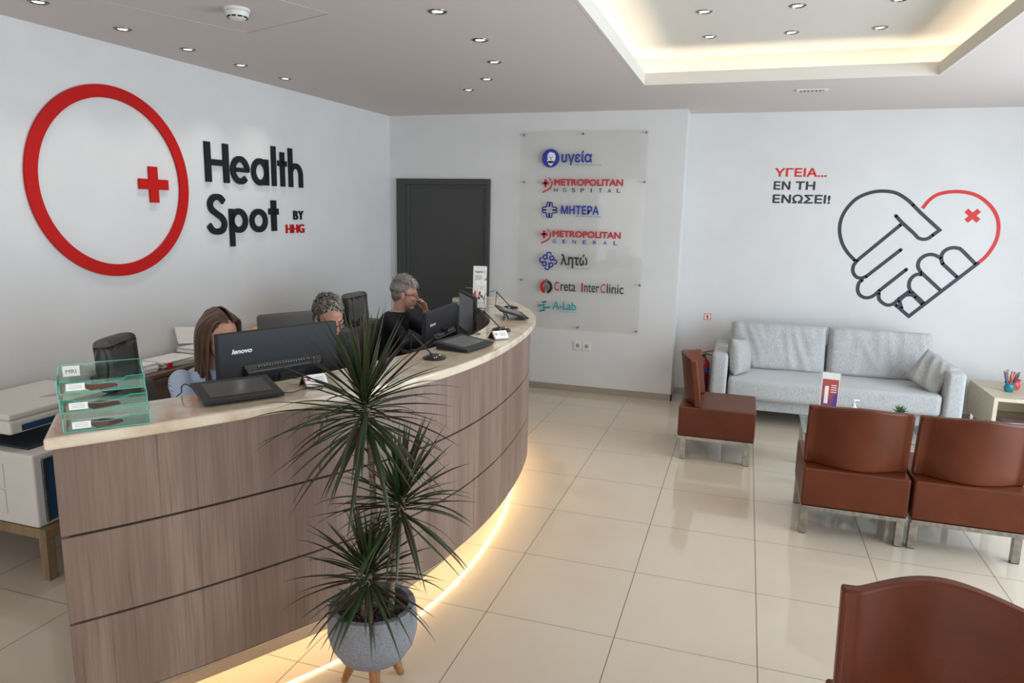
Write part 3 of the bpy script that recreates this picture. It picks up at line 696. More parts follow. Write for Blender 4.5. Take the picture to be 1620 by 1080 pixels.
MB().bb(-.335, .10, -.330, -.327, .05, .17).build('paper_drawer', pw, pr_, bevel=.004)
MB().bb(-.335, .10, -.330, -.327, .18, .30).build('paper_drawer', pw, pr_, bevel=.004)
MB().bb(-.345, .10, .06, .331, .3625, .441).build('rear_column', pw, pr_, bevel=.008)
MB().bb(-.32, .20, -.27, .05, .3625, .372).build('output_tray', pd, pr_)
MB().box((-.09, -.02, .4755), (.50, .60, .068)).build('scanner', pw, pr_, bevel=.014, seg=3)
MB().bb(.1605, .165, -.26, .22, .452, .482).build('scanner_stripe', pb, pr_)
MB().box((-.09, -.02, .5250), (.49, .59, .030)).build('scanner_lid', pw, pr_, bevel=.010, seg=3)
MB().prism([(-.02, -.02), (.12, .10), (-.02, .14)], .5402, .5412).build('lid_marking', mat('printer_grey', 'a9a8a2', .5), pr_)

# ------------------------------------------------------------------ letter trays at the counter's left end
tr_face = glassmat('tray_acrylic', 'eef9f3', .06, .03); tr_edge = mat('tray_edge', '4fb3a6', .25, spec=.6)
tx = Vector((.157, .178)).normalized(); rz_t = math.atan2(tx.y, tx.x)
pap_r = mat('printed_red', '96403a', .7)
for k in range(3):
    sh = -.006 * k
    t_ = empty('letter_tray', (-.300 + sh, -2.318, TOP + .002 + k * .0595), rz_t, 'clear green acrylic letter tray at the counter end, %s of three' % ('bottom', 'middle', 'top')[k], 'letter tray', 'stacked letter trays')
    w, dp, hb, hf, th = .119, .125, .066, .044, .003
    # local: x along the counter, y towards staff
    MB().bb(-w, w, -.02, dp, 0, th).bb(-w, -w + th, -.02, dp, th, hf).bb(w - th, w, -.02, dp, th, hf).bb(-w, w, dp - th, dp, th, hb).build('tray_shell', tr_face, t_)
    fr_ = MB(); N_ = 24; ringl = []
    for i in range(N_ + 1):
        u = i / N_; z = hf * (.95 if (u < .16 or u > .78) else (.78 - .22 * math.sin(PI * (u - .16) / .62)))
        x = -w + 2 * w * u; ringl.append([(x, -.0195, th), (x, -.0165, th), (x, -.0165, z), (x, -.0195, z)])
    fr_.loft(ringl); fr_.build('front_lip', tr_face, t_)
    e = MB(); b_ = .0016
    e.tube([(-w, -.021, .0015), (w, -.021, .0015)], b_, 6).tube([(w, -.02, th), (w, -.02, hf), (w, dp, hb), (w, dp, 0)], b_, 6).tube([(-w, -.02, th), (-w, -.02, hf), (-w, dp, hb), (-w, dp, 0)], b_, 6).tube([(-w, dp, hb), (w, dp, hb)], b_ * .8, 6)
    e.tube([(r[2][0], -.018, r[2][2]) for r in ringl], b_ * .7, 5)
    e.build('edge_line', tr_edge, t_)
    MB().bb(-.095, -.045, -.0222, -.0213, .010, .032).build('sticker', paper, t_)
    sq = MB(); rr = random.Random(k)
    for j in range(3): sq.ribbon([(-.088 + .035 * q / 6, .016 + .005 * j + rr.uniform(-.0015, .0015)) for q in range(7)], .0006, 0, .0003)
    s2 = MB(); s2.m = Matrix.Translation((0, -.0223, 0)) @ Matrix.Rotation(R(90), 4, 'X'); s2.mesh(sq); s2.build('handwriting', mat('ink', '4c5868', .6), t_)
    p = MB(); p.prism([(-.03, -.01), (.0, .0), (.045, .03), (.04, .06), (-.01, .09), (-.06, .08)], th + .0005, th + .0015); p.build('printed_sheet', pap_r, t_)
    if k == 2:
        MB().bb(-.105, -.058, dp - th - .0012, dp - th - .0002, .026, .060).build('label_card', paper, t_)
        q = text_mb('MRI', -.097, -.068, .036, .048, depth=.0003); s2 = MB(); s2.m = Matrix.Translation((0, dp - th - .0013, 0)) @ Matrix.Rotation(R(90), 4, 'X'); s2.mesh(q); s2.build('label_writing', MATS['ink'], t_)

# ------------------------------------------------------------------ signature tablets on the counter
def tablet(name, loc, rz, W_, D_, tilt, lb, legs=False):
    t = empty(name, loc, rz, lb, 'tablet', 'pen tablets on the counter')
    RM = Matrix.Rotation(tilt, 4, 'X')
    zc_ = math.sin(tilt) * D_ / 2 + .012
    m = MB(); m.m = Matrix.Translation((0, 0, zc_)) @ RM; m.box((0, 0, 0), (W_, D_, .013)); m.build('housing', black_pl, t, bevel=.005, seg=3)
    m = MB(); m.m = Matrix.Translation((0, 0, zc_)) @ RM; m.box((0, .005, .0070), (W_ * .78, D_ * .66, .0010)); m.build('screen', screen_m, t)
    if legs:
        for sx in (-1, 1):
            m = MB(); m.box((sx * W_ * .3, D_ * .22, zc_ * .80), (.05, .006, zc_ * 1.5), Matrix.Rotation(R(-25), 3, 'X')); m.build('kickstand', black_pl, t)
    else:
        m = MB(); y0, y1 = -D_ / 2 * math.cos(tilt) + .02, D_ / 2 * math.cos(tilt) - .005
        m._add([(-W_ * .42, y0, .001), (W_ * .42, y0, .001), (W_ * .42, y1, .001), (-W_ * .42, y1, .001), (-W_ * .42, y0, zc_ - D_ / 2 * math.sin(tilt) - .002), (W_ * .42, y0, zc_ - D_ / 2 * math.sin(tilt) - .002), (W_ * .42, y1, zc_ + D_ / 2 * math.sin(tilt) - .011), (-W_ * .42, y1, zc_ + D_ / 2 * math.sin(tilt) - .011)],
               [(0, 3, 2, 1), (4, 5, 6, 7), (0, 1, 5, 4), (1, 2, 6, 5), (2, 3, 7, 6), (3, 0, 4, 7)])
        m.build('wedge_base', black_pl, t)
    return t
# local +x along the counter, local -y towards the visitor (up tilt at +y)
t1 = tablet('pen_tablet', (-.178, -1.858, TOP), math.atan2(.212, .147), .285, .205, R(9), 'large black pen tablet lying in front of the big monitor')
MB().tube(catmull([(-.13, .09, .03), (-.155, .11, .045), (-.165, .13, .03), (-.16, .16, .004), (-.17, .20, -.02)], 6), .0022, 8).build('cable', black_pl, t1, smooth=True)
MB().tube(catmull([(.13, -.05, .010), (.18, -.06, .004), (.24, -.03, .003), (.30, -.06, .003), (.33, .02, .003)], 6), .0018, 8).build('cable', black_pl, t1, smooth=True)
t2 = tablet('pen_tablet', (.222, -.600, TOP), math.atan2(.262, .035), .285, .205, R(7), 'black pen tablet on the counter between the two desk lamps')
MB().tube(catmull([(-.13, .085, .04), (-.16, .10, .03), (-.17, .13, .003), (-.15, .17, .003)], 6), .002, 8).build('cable', black_pl, t2, smooth=True)
t3 = tablet('pen_tablet', (.110, .520, TOP), math.atan2(.30, -.155), .275, .200, R(16), 'black pen tablet propped on legs at the far curve of the counter', True)

# ------------------------------------------------------------------ folding desk lamps with round bases
def make_lamp():
    r = empty('desk_lamp', (0, 0, 0))
    MB().lathe([(.056, 0), (.058, .004), (.052, .012), (.030, .019), (.0, .022)], 40).build('base', mat('gloss_black', '101113', .12, coat=.5), r, smooth=True)
    MB().lathe([(0, .0225), (.006, .023), (.005, .026), (0, .0265)], 16, (.02, -.028, -.003)).build('switch', white_pl, r, smooth=True)
    MB().tube([(-.01, 0, .020), (-.105, .0, .118)], .0038, 10).sphere((-.105, 0, .119), .006, 10, 8).build('arm', black_pl, r, smooth=True)
    MB().tube([(-.105, .004, .119), (-.112, .030, .020)], [.005, .0038], 10, flat=.5).build('lamp_head', black_pl, r, smooth=True)
    return r
lamp0 = make_lamp()
for i, (x, y, rz, lb) in enumerate([(.200, -.927, R(35), 'black folding desk lamp with round base, nearest of three on the counter'), (.226, -.02, R(35), 'black folding desk lamp with round base, behind the white card holder'), (-.040, .965, R(25), 'black folding desk lamp with round base, farthest of three on the counter')]):
    o = lamp0 if i == 0 else copy_tree(lamp0)
    o.location = (x, y, TOP + .001); o.rotation_euler = (0, 0, rz); tag(o, lb, 'desk lamp', 'desk lamps on the counter')
for x, y, rz, L_ in ((.226, -.02, R(35), 1), (-.04, .965, R(25), 1)):
    pass
def cord(pts, lb):
    tag(MB().tube(catmull(pts, 8), .0018, 8).build('power_cord', black_pl, smooth=True), lb, 'cord', 'thin cords on the counter')
cord([(.135, -.07, TOP + .13), (.09, -.10, TOP + .08), (.10, -.06, TOP + .01), (.11, -.16, TOP + .004), (.16, -.20, TOP + .003), (.10, -.26, TOP + .003), (.06, -.22, TOP - .03)], 'thin black cord looping down from the middle desk lamp')
cord([(-.145, .92, TOP + .135), (-.20, .84, TOP + .10), (-.16, .74, TOP + .02), (-.10, .60, TOP + .004), (-.02, .40, TOP + .003), (.02, .25, TOP + .003)], 'thin black cord looping down from the farthest desk lamp')

# business card holders
def card_holder(loc, rz, lb, hue):
    r = empty('card_holder', loc, rz, lb, 'card holder', 'business card holders')
    h = MB(); h.box((0, -.016, .019), (.092, .003, .052), Matrix.Rotation(R(-42), 3, 'X')).box((0, .020, .019), (.092, .003, .054), Matrix.Rotation(R(40), 3, 'X')).box((0, -.036, .004), (.092, .003, .009)).build('holder', black_pl, r)
    MB().box((0, -.024, .024), (.086, .012, .050), Matrix.Rotation(R(-42), 3, 'X')).build('business_cards', mat('card_white', 'e3e1e0', .5), r)
    m = MB(); m.m = Matrix.Translation((0, -.0285, .0278)) @ Matrix.Rotation(R(48), 4, 'X')
    m.mesh(disc(-.030, .004, .006, 0, .0006)); m.build('card_print', red_dec, r)
    m = MB(); m.m = Matrix.Translation((0, -.0285, .0278)) @ Matrix.Rotation(R(48), 4, 'X')
    for j in range(3): m.ribbon([(-.005, .010 - j * .008), (.032, .010 - j * .008)], .0016, 0, .0006)
    m.build('card_text', mat('ink', '4c5868', .6), r)
card_holder((-.022, -1.600, TOP + .001), math.atan2(.10, .07), 'black and white business card holder right of the big monitor, behind the plant leaves', 0)
card_holder((.300, -.285, TOP + .001), R(50), 'business card holder full of white cards in front of the middle desk lamp', 1)

# ------------------------------------------------------------------ brochure stands at the far end
def brochure(name, loc, rz, W_, H_, lean, lb, kind):
    r = empty(name, loc, rz, lb, 'brochure stand', 'brochure stands on the counter')
    RM = Matrix.Rotation(lean, 4, 'X')
    def add(nm, mb, mm):
        m = MB(); m.m = RM; m.mesh(mb); m.build(nm, mm, r)
    add('clear_holder', MB().box((0, 0, H_ / 2 + .002), (W_, .003, H_)), glassmat('clear_plastic', 'eef0f0', .08))
    MB().box((0, .03, .002), (W_, .07, .003)).build('foot', MATS['clear_plastic'], r)
    add('sheet', MB().box((0, -.0022, H_ / 2 + .003), (W_ * .97, .0008, H_ * .98)), paper)
    fr_ = Matrix.Rotation(R(90), 4, 'X')
    def ink(nm, mb, mm):
        m = MB(); m.m = RM @ Matrix.Translation((0, -.0027, 0)) @ fr_; m.mesh(mb); m.build(nm, mm, r)
    w = W_ * .485; h = H_
    if kind == 0:
        ink('headline', text_mb('Health', -w * .75, w * .25, h * .83, h * .89, depth=.0004, bold=.02), lblk)
        ink('headline', text_mb('Spot', w * .32, w * .78, h * .83, h * .885, depth=.0004, bold=.02), lred)
        t = MB(); 
        for j in range(5): t.ribbon([(-w * .75, h * (.76 - j * .028)), (w * (.2 + .1 * (j % 3)), h * (.76 - j * .028))], h * .009, 0, .0004)
        ink('body_text', t, lgry)
        ink('red_shape', MB().prism([(-w, .01), (w, .01), (w, h * .42), (-w * .2, h * .48), (-w, h * .30)], 0, .0003), mat('coral', 'd8574f', .5))
        ink('grey_shape', MB().prism([(w, h * .72), (w, h * .50), (-w * .3, h * .50)], 0, .0004), mat('slate', '7d8894', .5))
        ink('photo', MB().prism([(-w * .2, h * .40), (w * .9, h * .46), (w * .9, h * .56), (-w * .2, h * .50)], .0003, .0006), teal)
    else:
        ink('border', MB().ribbon([(-w * .75, h * .20), (w * .75, h * .20), (w * .75, h * .80), (-w * .75, h * .80)], h * .012, 0, .0005, closed=True), mat('slate', '7d8894', .5))
        t = MB(); t.mesh(disc(0, h * .90, h * .016, 0, .0005))
        for j in range(3): t.ribbon([(-w * .35, h * (.75 - .03 * j)), (w * .35, h * (.75 - .03 * j))], h * .01, 0, .0005)
        ink('body_text', t, lgry)
        a = MB(); b = MB(); rr = random.Random(8)
        for j in range(9):
            x = rr.uniform(-w * .5, w * .5); z = h * rr.uniform(.30, .58); (a if j % 2 else b).mesh(disc(x, z, h * .035, 0, .0006, 10, 1.6))
        ink('picture', a, teal); ink('picture', b, red_dec)
    return r
brochure('brochure_stand', (-.290, .965, TOP), R(10), .105, .300, R(-6), 'tall brochure stand with grey and red leaflet by the dark door', 0)
brochure('brochure_stand', (-.235, .86, TOP), R(14), .078, .205, R(-5), 'small white brochure stand with coloured picture in front of the tall one', 1)

# ------------------------------------------------------------------ monitors on the desk
def make_monitor(W_, H_, t_, lb, hump=True, logo=True, zb_=.14):
    "local: screen faces +y (towards staff), back faces -y; x to the right seen from the visitor side; origin at desk level under the screen"
    r = empty('monitor', (0, 0, 0), 0, lb, 'monitor', 'monitors on the desk')
    MB().box((0, 0, zb_ + H_ / 2), (W_, t_, H_)).build('housing', dark_pl, r, bevel=.006, seg=3)
    MB().box((0, t_ / 2 + .0006, zb_ + H_ / 2 + .008), (W_ - .03, .001, H_ - .05)).build('screen', mat('lit_screen', '9fb2c4', .2, emit='a9c2dc', estr=.5), r)
    if hump:
        MB()._add([(-W_ * .32, -t_ / 2, zb_ + H_ * .60), (W_ * .36, -t_ / 2, zb_ + H_ * .60), (W_ * .33, -t_ / 2, zb_ + .01), (-W_ * .32, -t_ / 2, zb_ + .01),
                   (-W_ * .31, -t_ / 2 - .030, zb_ + H_ * .52), (W_ * .31, -t_ / 2 - .030, zb_ + H_ * .52), (W_ * .28, -t_ / 2 - .030, zb_ + .02), (-W_ * .31, -t_ / 2 - .030, zb_ + .02)],
                  [(0, 1, 5, 4), (1, 2, 6, 5), (2, 3, 7, 6), (3, 0, 4, 7), (4, 5, 6, 7), (0, 3, 2, 1)]).build('rear_cover', black_pl, r, bevel=.004)
        MB().box((.03, -t_ / 2 - .034, zb_ + H_ * .22), (.13, .006, .17)).build('stand_hinge', dark_pl, r, bevel=.003)
        v = MB()
        for j in range(22): v.box((-.13 + j * .0135, -t_ / 2 - .019, zb_ + H_ * .565), (.007, .010, .004), Matrix.Rotation(R(35), 3, 'X'))
        v.build('vent_slots', mat('vent_shadow', '6d6f70', .7), r)
    if logo:
        m = MB(); m.m = Matrix.Translation((0, -t_ / 2 - .0004, 0)) @ Matrix.Rotation(R(90), 4, 'X')
        m.mesh(text_mb('lenovo', -W_ * .40, -W_ * .40 + .095, zb_ + H_ * .745, zb_ + H_ * .745 + .022, depth=.0008, bold=.035, shear=.25)); m.build('logo_lettering', mat('logo_silver', 'e6e6e6', .35), r)
    MB().box((0, -t_ / 2 - .012, .16), (.07, .022, .30)).build('stand_column', black_pl, r, bevel=.004)
    MB().box((0, -.01, .006), (.25, .19, .011)).build('stand_foot', black_pl, r, bevel=.004, seg=3)
    return r
DK = .746
m1 = make_monitor(.605, .365, .034, 'large dark all-in-one monitor seen from behind, in front of the long-haired person')
m1.location = (-.415, -1.275, DK); m1.rotation_euler = (0, 0, math.atan2(.546, .226))
m2 = make_monitor(.575, .36, .034, 'dark all-in-one monitor seen from behind, beside the person in the navy jacket', zb_=.078)
m2.location = (-.235, .13, DK - .04 + .002); m2.rotation_euler = (R(0), 0, math.atan2(.62, -.04))
m2.location.z = DK
m3 = make_monitor(.50, .31, .026, 'flat monitor turned sideways, its dark screen facing the staff, at the far desk end', hump=False, logo=False)
m3.location = (-.34, .86, DK); m3.rotation_euler = (0, 0, math.atan2(.41, -.28))
for c in kids(m3):
    if c.name.startswith('screen'): c.data.materials[0] = mat('dark_screen_off', '3b3c3e', .2)
# note papers with yellow sticker between the monitors
nt_ = empty('note_cards', (-.02, .10, DK), R(60), 'white note cards with a yellow sticky note under the sideways monitor', 'papers')
MB().box((0, 0, .07), (.10, .004, .13), Matrix.Rotation(R(-18), 3, 'X')).build('card', paper, nt_)
MB().box((.01, -.004, .06), (.05, .003, .05), Matrix.Rotation(R(-18), 3, 'X')).build('sticky_note', mat('yellow_note', 'e3cf52', .6), nt_)
# keyboards
def keyboard(loc, rz, lb):
    r = empty('keyboard', loc, rz, lb, 'keyboard', 'keyboards on the desk')
    MB().box((0, 0, .009), (.42, .13, .016)).build('case', black_pl, r, bevel=.003)
    k = MB()
    for a in range(15):
        for b in range(5): k.box((-.19 + a * .027, -.045 + b * .0225, .020), (.022, .018, .006))
    k.build('keys', dark_pl, r)
keyboard((-.60, -1.135, DK), math.atan2(.546, .226), 'black keyboard on the desk in front of the long-haired person')
keyboard((-.40, -.42, DK), R(75), 'black keyboard on the desk in front of the person in dark green')
keyboard((-.43, .30, DK), R(95), 'black keyboard on the desk in front of the person in the navy jacket')
# ------------------------------------------------------------------ brown leather modular chairs
def back_mesh():
    "curved back, local: chair faces +x, width along y"
    nu, nv = 64, 12; wid = .268
    def prof(y):
        t = abs(y) / wid
        return 0.0 if t > .84 else -.088 * (1 - (t / .84) ** 2) ** 1.15
    def pt(u, v, s):
        y = -wid + 2 * wid * u
        top = .345 + .026 * (0.5 + 0.5 * math.cos(PI * min(1, abs(y) / wid)))
        z = .404 + top * v
        x = -.160 + prof(y) - .052 * v + (0 if s else .046)
        return (x, y, z)
    P = []; F = []
    idx = {}
    for s in (0, 1):
        for j in range(nv + 1):
            for i in range(nu + 1):
                idx[s, i, j] = len(P); P.append(pt(i / nu, j / nv, s))
    for s in (0, 1):
        for j in range(nv):
            for i in range(nu):
                F.append((idx[s, i, j], idx[s, i + 1, j], idx[s, i + 1, j + 1], idx[s, i, j + 1]))
    for i in range(nu):
        for j in (0, nv): F.append((idx[0, i, j], idx[0, i + 1, j], idx[1, i + 1, j], idx[1, i, j]))
    for j in range(nv):
        for i in (0, nu): F.append((idx[0, i, j], idx[0, i, j + 1], idx[1, i, j + 1], idx[1, i, j]))
    m = MB(); m._add(P, F); return m, pt
def make_leather_chair():
    r = empty('lounge_chair', (0, 0, 0))
    MB().bb(-.272, .272, -.272, .272, .181, .404).build('seat', leather, r, bevel=.012, seg=3)
    bm_, pt = back_mesh()
    b = bm_.build('backrest', leather, r, smooth=True, bevel=.009, seg=3, angle=50)
    pip = mat('leather_seam', '50261a', .4)
    p = MB()
    for s in (0, 1):
        MB().tube([(lambda q: (q[0] + (.0003 if s == 0 else -.0003), q[1], q[2] - .010))(pt(i / 40, 1, s)) for i in range(1, 40)], .0011, 5).build('stitching', pip, b)
    h = .263
    for sx in (-1, 1): MB().tube([(sx * (h + .0093), -h, .389), (sx * (h + .0093), h, .389)], .0011, 5).build('stitching', pip, kids(r)[0])
    for x in (-.246, .206):
        for y in (-.268, .228): MB().bb(x, x + .040, y, y + .040, .004, .155).build('leg', steel, r, bevel=.0015)
    f = MB(); f.bb(-.272, .272, -.268, -.228, .1555, .180).bb(-.272, .272, .228, .268, .1555, .180).bb(-.272, -.232, -.2275, .2275, .1555, .180).bb(.232, .272, -.2275, .2275, .1555, .180)
    f.build('rail', steel, r, bevel=.0015)
    ft = MB()
    for x in (-.246, .206):
        for y in (-.268, .228): ft.bb(x + .002, x + .038, y + .002, y + .038, 0, .0038)
    ft.build('foot_pads', black_pl, r)
    return r
lc0 = make_leather_chair()
for i, (x, y, rz, lb) in enumerate([(1.469, 1.508, 0, 'single brown leather lounge chair seen from the side beside the grey sofa'), (2.258, .444, R(90), 'brown leather lounge chair seen from behind, left one of the joined pair'),
        (2.820, .444, R(90), 'brown leather lounge chair seen from behind, right one of the joined pair'), (2.183, -2.078, R(-90), 'brown leather lounge chair in the lower right corner, its back in front view')]):
    o = lc0 if i == 0 else copy_tree(lc0)
    o.location = (x, y, 0); o.rotation_euler = (0, 0, rz); tag(o, lb, 'chair', 'brown leather lounge chairs')

# ------------------------------------------------------------------ sofa
def pillow_mb(w, d, h, puff=.5, seed=0, wr=.006, n=26, corner=4.0, ear=0.0):
    "soft cushion: w (x), d thickness (y), h (z); centred"
    m = MB(); P = []; F = []
    def side(sgn):
        def fn(u, v):
            a, b = 2 * u - 1, 2 * v - 1
            ex = (1 - abs(a) ** corner) * (1 - abs(b) ** corner)
            th = d / 2 * ((1 - puff) * min(1, ex * 3) ** .5 + puff * ex ** .5)
            pin = 1 - .045 * (1 - a * a) * abs(b) ** 3 * (1 if ear else 0); pin2 = 1 - .045 * (1 - b * b) * abs(a) ** 3 * (1 if ear else 0)
            x, z = a * w / 2 * pin2, b * h / 2 * pin
            nz = noise.noise(Vector((x * 4 + seed, z * 4, sgn * 3.3 + seed))) * 1.3 + (1 - abs(noise.noise(Vector((x * 11 + z * 3 + seed, z * 2.2, seed)))) * 4) * .45
            rad = noise.noise(Vector((math.atan2(b, a) * 4 + seed, seed, 0))) * (abs(a) ** 2 + abs(b) ** 2) * .5
            th2 = th + wr * (nz + rad) * min(1, ex * 2.5)
            return (x, sgn * max(.0008, th2), z)
        return fn
    m.grid(side(1), n, n); m.grid(side(-1), n, n)
    return m
def build_pillow(name, mb, material, parent=None, **k):
    o = mb.build(name, material, parent, fixn=False, **k)
    bm = bmesh.new(); bm.from_mesh(o.data); bmesh.ops.remove_doubles(bm, verts=bm.verts, dist=.0025); bmesh.ops.recalc_face_normals(bm, faces=bm.faces); bm.to_mesh(o.data); bm.free()
    o.data.polygons.foreach_set('use_smooth', [True] * len(o.data.polygons))
    s = o.modifiers.new('sub', 'SUBSURF'); s.levels = 1; s.render_levels = 1
    return o
sf = empty('sofa', (2.34, 2.70, 0), 0, 'light grey linen two-seat sofa against the right-hand wall', 'sofa')
# local x -0.96..0.96, y -0.45 (front) .. 0.50 (rear)
def soft(name, x0, x1, y0, y1, z0, z1, bev, sd=1, amp=.004, parent=sf, material=fabric):
    m = MB().bb(x0, x1, y0, y1, z0, z1); o = m.build(name, material, parent)
    bm = bmesh.new(); bm.from_mesh(o.data)
    bmesh.ops.bevel(bm, geom=list(bm.edges), offset=bev, segments=4, profile=.6, affect='EDGES')
    bmesh.ops.subdivide_edges(bm, edges=[e for e in bm.edges if e.calc_length() > .09], cuts=8, use_grid_fill=True)
    for v in bm.verts:
        v.co += v.normal * noise.noise(v.co * 4 + Vector((sd, sd, 0))) * amp
    bm.to_mesh(o.data); bm.free(); o.data.polygons.foreach_set('use_smooth', [True] * len(o.data.polygons)); return o
soft('base', -.80, .80, -.31, .46, .13, .235, .012, 1, .001)
soft('seat_cushion', -.822, .822, -.405, .28, .242, .425, .045, 3, .012)
soft('backrest', -.84, .84, .27, .46, .24, .66, .035, 2, .004)
soft('armrest', -.965, -.835, -.42, .46, .10, .615, .035, 4, .004)
soft('armrest', .835, .965, -.42, .46, .10, .615, .035, 5, .004)
for i, x in enumerate((-.42, .42)):
    c = build_pillow('back_cushion', pillow_mb(.84, .22, .44, .5, 3 + i * 5, .016, 40, 6.0), fabric, sf)
    c.location = (x, .205, .615); c.rotation_euler = (R(-13), 0, 0)
for x in (-.90, .90):
    for y in (-.37, .40): MB().lathe([(.016, 0), (.022, .10), (.0, .101)], 16, (x, y, 0)).build('leg', black_pl, sf, smooth=True)
for i, (x, rz, rx, ry, lb) in enumerate([(-.725, 70, -10, 6, 'small grey linen throw pillow at the left end of the sofa'), (.700, -40, -20, 24, 'small crumpled grey linen throw pillow at the right end of the sofa')]):
    c = build_pillow('throw_pillow', pillow_mb(.33 - .03 * i, .14, .33 - .03 * i, .75, 11 + i * 7, .013, 26, 2.6, 1), mat('grey_pillow', 'aeadaa', .9, color2='989895', scale=(260, 260, 40), lo=.4, hi=.62, bump=.25, bscale=(300, 300, 300), bdist=.002))
    c.location = ((1.600, 2.52, .575), (3.105, 2.50, .565))[i]; c.rotation_euler = (R(rx), R(ry), R(rz)); tag(c, lb, 'pillow', 'throw pillows on the sofa')
# extinguisher
ex = empty('fire_extinguisher', (1.270, 3.10, 0), 0, 'red fire extinguisher with blue label band standing behind the single leather chair', 'fire extinguisher')
exr = mat('extinguisher_red', 'a8161a', .25, coat=.4)
MB().lathe([(.050, 0), (.058, .01), (.058, .36), (.050, .395), (.022, .42), (.018, .435), (0, .435)], 32).build('cylinder', exr, ex, smooth=True)
MB().lathe([(.0585, .30), (.0590, .30), (.0590, .335), (.0585, .335)], 32, cap=False).build('blue_band', mat('label_blue', '2f5fa8', .4), ex, smooth=True)
MB().lathe([(.0585, .12), (.0588, .12), (.0588, .27), (.0585, .27)], 32, cap=False).build('label', mat('label_dark', '5a1a1c', .4), ex, smooth=True)
v = MB().bb(-.018, .018, -.014, .014, .436, .462); v.build('valve', black_pl, ex, bevel=.003)
MB().box((.035, 0, .490), (.115, .014, .010), Matrix.Rotation(R(-14), 3, 'Y')).build('squeeze_lever', exr, ex, bevel=.002)
MB().box((.038, 0, .462), (.070, .014, .008), Matrix.Rotation(R(14), 3, 'Y')).build('carry_handle', black_pl, ex, bevel=.002)
MB().tube(catmull([(-.015, 0, .45), (-.06, .01, .44), (-.075, .02, .36), (-.07, .02, .18)], 6), .008, 10).build('hose', black_pl, ex, smooth=True)

# ------------------------------------------------------------------ coffee table with things on it
tb = empty('coffee_table', (2.51, 1.25, -.045), 0, 'low glass coffee table with chrome legs between the sofa and the leather chairs', 'coffee table')
MB().bb(-.47, .47, -.25, .25, .408, .420).build('table_top', glassmat('table_glass', 'eef6f3', .05), tb)
for x in (-.455, .425):
    for y in (-.24, .205): MB().bb(x, x + .03, y, y + .035, .045, .4075).build('leg', chrome, tb)
ad = empty('poster_stand', (2.225, 1.40, .3755), R(-8), 'upright acrylic stand with a purple and orange leaflet on the coffee table', 'poster stand')
RM = Matrix.Rotation(R(-8), 4, 'X')
def adp(n_, mb, mm):
    m = MB(); m.m = RM; m.mesh(mb); m.build(n_, mm, ad)
adp('clear_holder', MB().box((0, 0, .172), (.125, .004, .34)), MATS['clear_plastic'])
MB().box((0, .03, .002), (.11, .08, .003)).build('foot', MATS['clear_plastic'], ad)
adp('sheet', MB().box((0, -.003, .172), (.118, .001, .325)), paper)
adp('poster_art', MB().box((0, -.0038, .162), (.106, .0006, .25)), mat('poster_art', 'b0483c', .4, color2='3c3a86', scale=(9, 9, 7), detail=2, lo=.42, hi=.58))
adp('poster_figure', MB().box((-.022, -.0043, .175), (.026, .0004, .125)), mat('poster_white', 'e9e6ea', .5))
t = MB(); t.m = Matrix.Translation((0, -.0043, 0)) @ Matrix.Rotation(R(90), 4, 'X')
for j in range(4): t.ribbon([(.005, .245 - j * .016), (.042, .245 - j * .016)], .006, 0, .0003)
t.bb(.012, .040, .075, .088, 0, .0003)
tt = MB(); tt.m = RM; tt.mesh(t); tt.build('poster_text', MATS['poster_white'], ad)
st = empty('sanitizer_bottle', (2.390, 1.40, .3755), R(30), 'white pump sanitizer bottle on the coffee table', 'sanitizer bottle')
MB().lathe([(.024, 0), (.030, .004), (.030, .095), (.014, .112), (.010, .118), (0, .118)], 24).build('bottle', mat('bottle_white', 'dcdad6', .3), st, smooth=True)
MB().lathe([(.013, .1185), (.013, .130), (.005, .132), (.005, .155), (0, .155)], 16).tube([(-.008, 0, .157), (.034, 0, .155), (.038, 0, .148)], .0048, 8).build('pump', MATS['bottle_white'], st, smooth=True)
sp_ = empty('succulent_plant', (2.680, 1.40, .3755), 0, 'small spiky green succulent in a low pot on the coffee table', 'potted plant')
MB().lathe([(.034, 0), (.048, .095), (.046, .099), (0, .095)], 24).build('pot', white_pl, sp_, smooth=True)
lf = MB(); rr = random.Random(5)
for k in range(34):
    a = rr.uniform(0, 2 * PI); el = R(rr.uniform(12, 75)); L_ = rr.uniform(.045, .072)
    d_ = Vector((math.cos(a) * math.cos(el), math.sin(a) * math.cos(el), math.sin(el)))
    lf.tube([(0, 0, .095), tuple(Vector((0, 0, .095)) + d_ * L_ * .5), tuple(Vector((0, 0, .095)) + d_ * L_)], [.004, .0055, .0008], 5, flat=.5)
lf.build('leaves', mat('succulent_green', '3f6b3a', .5), sp_)

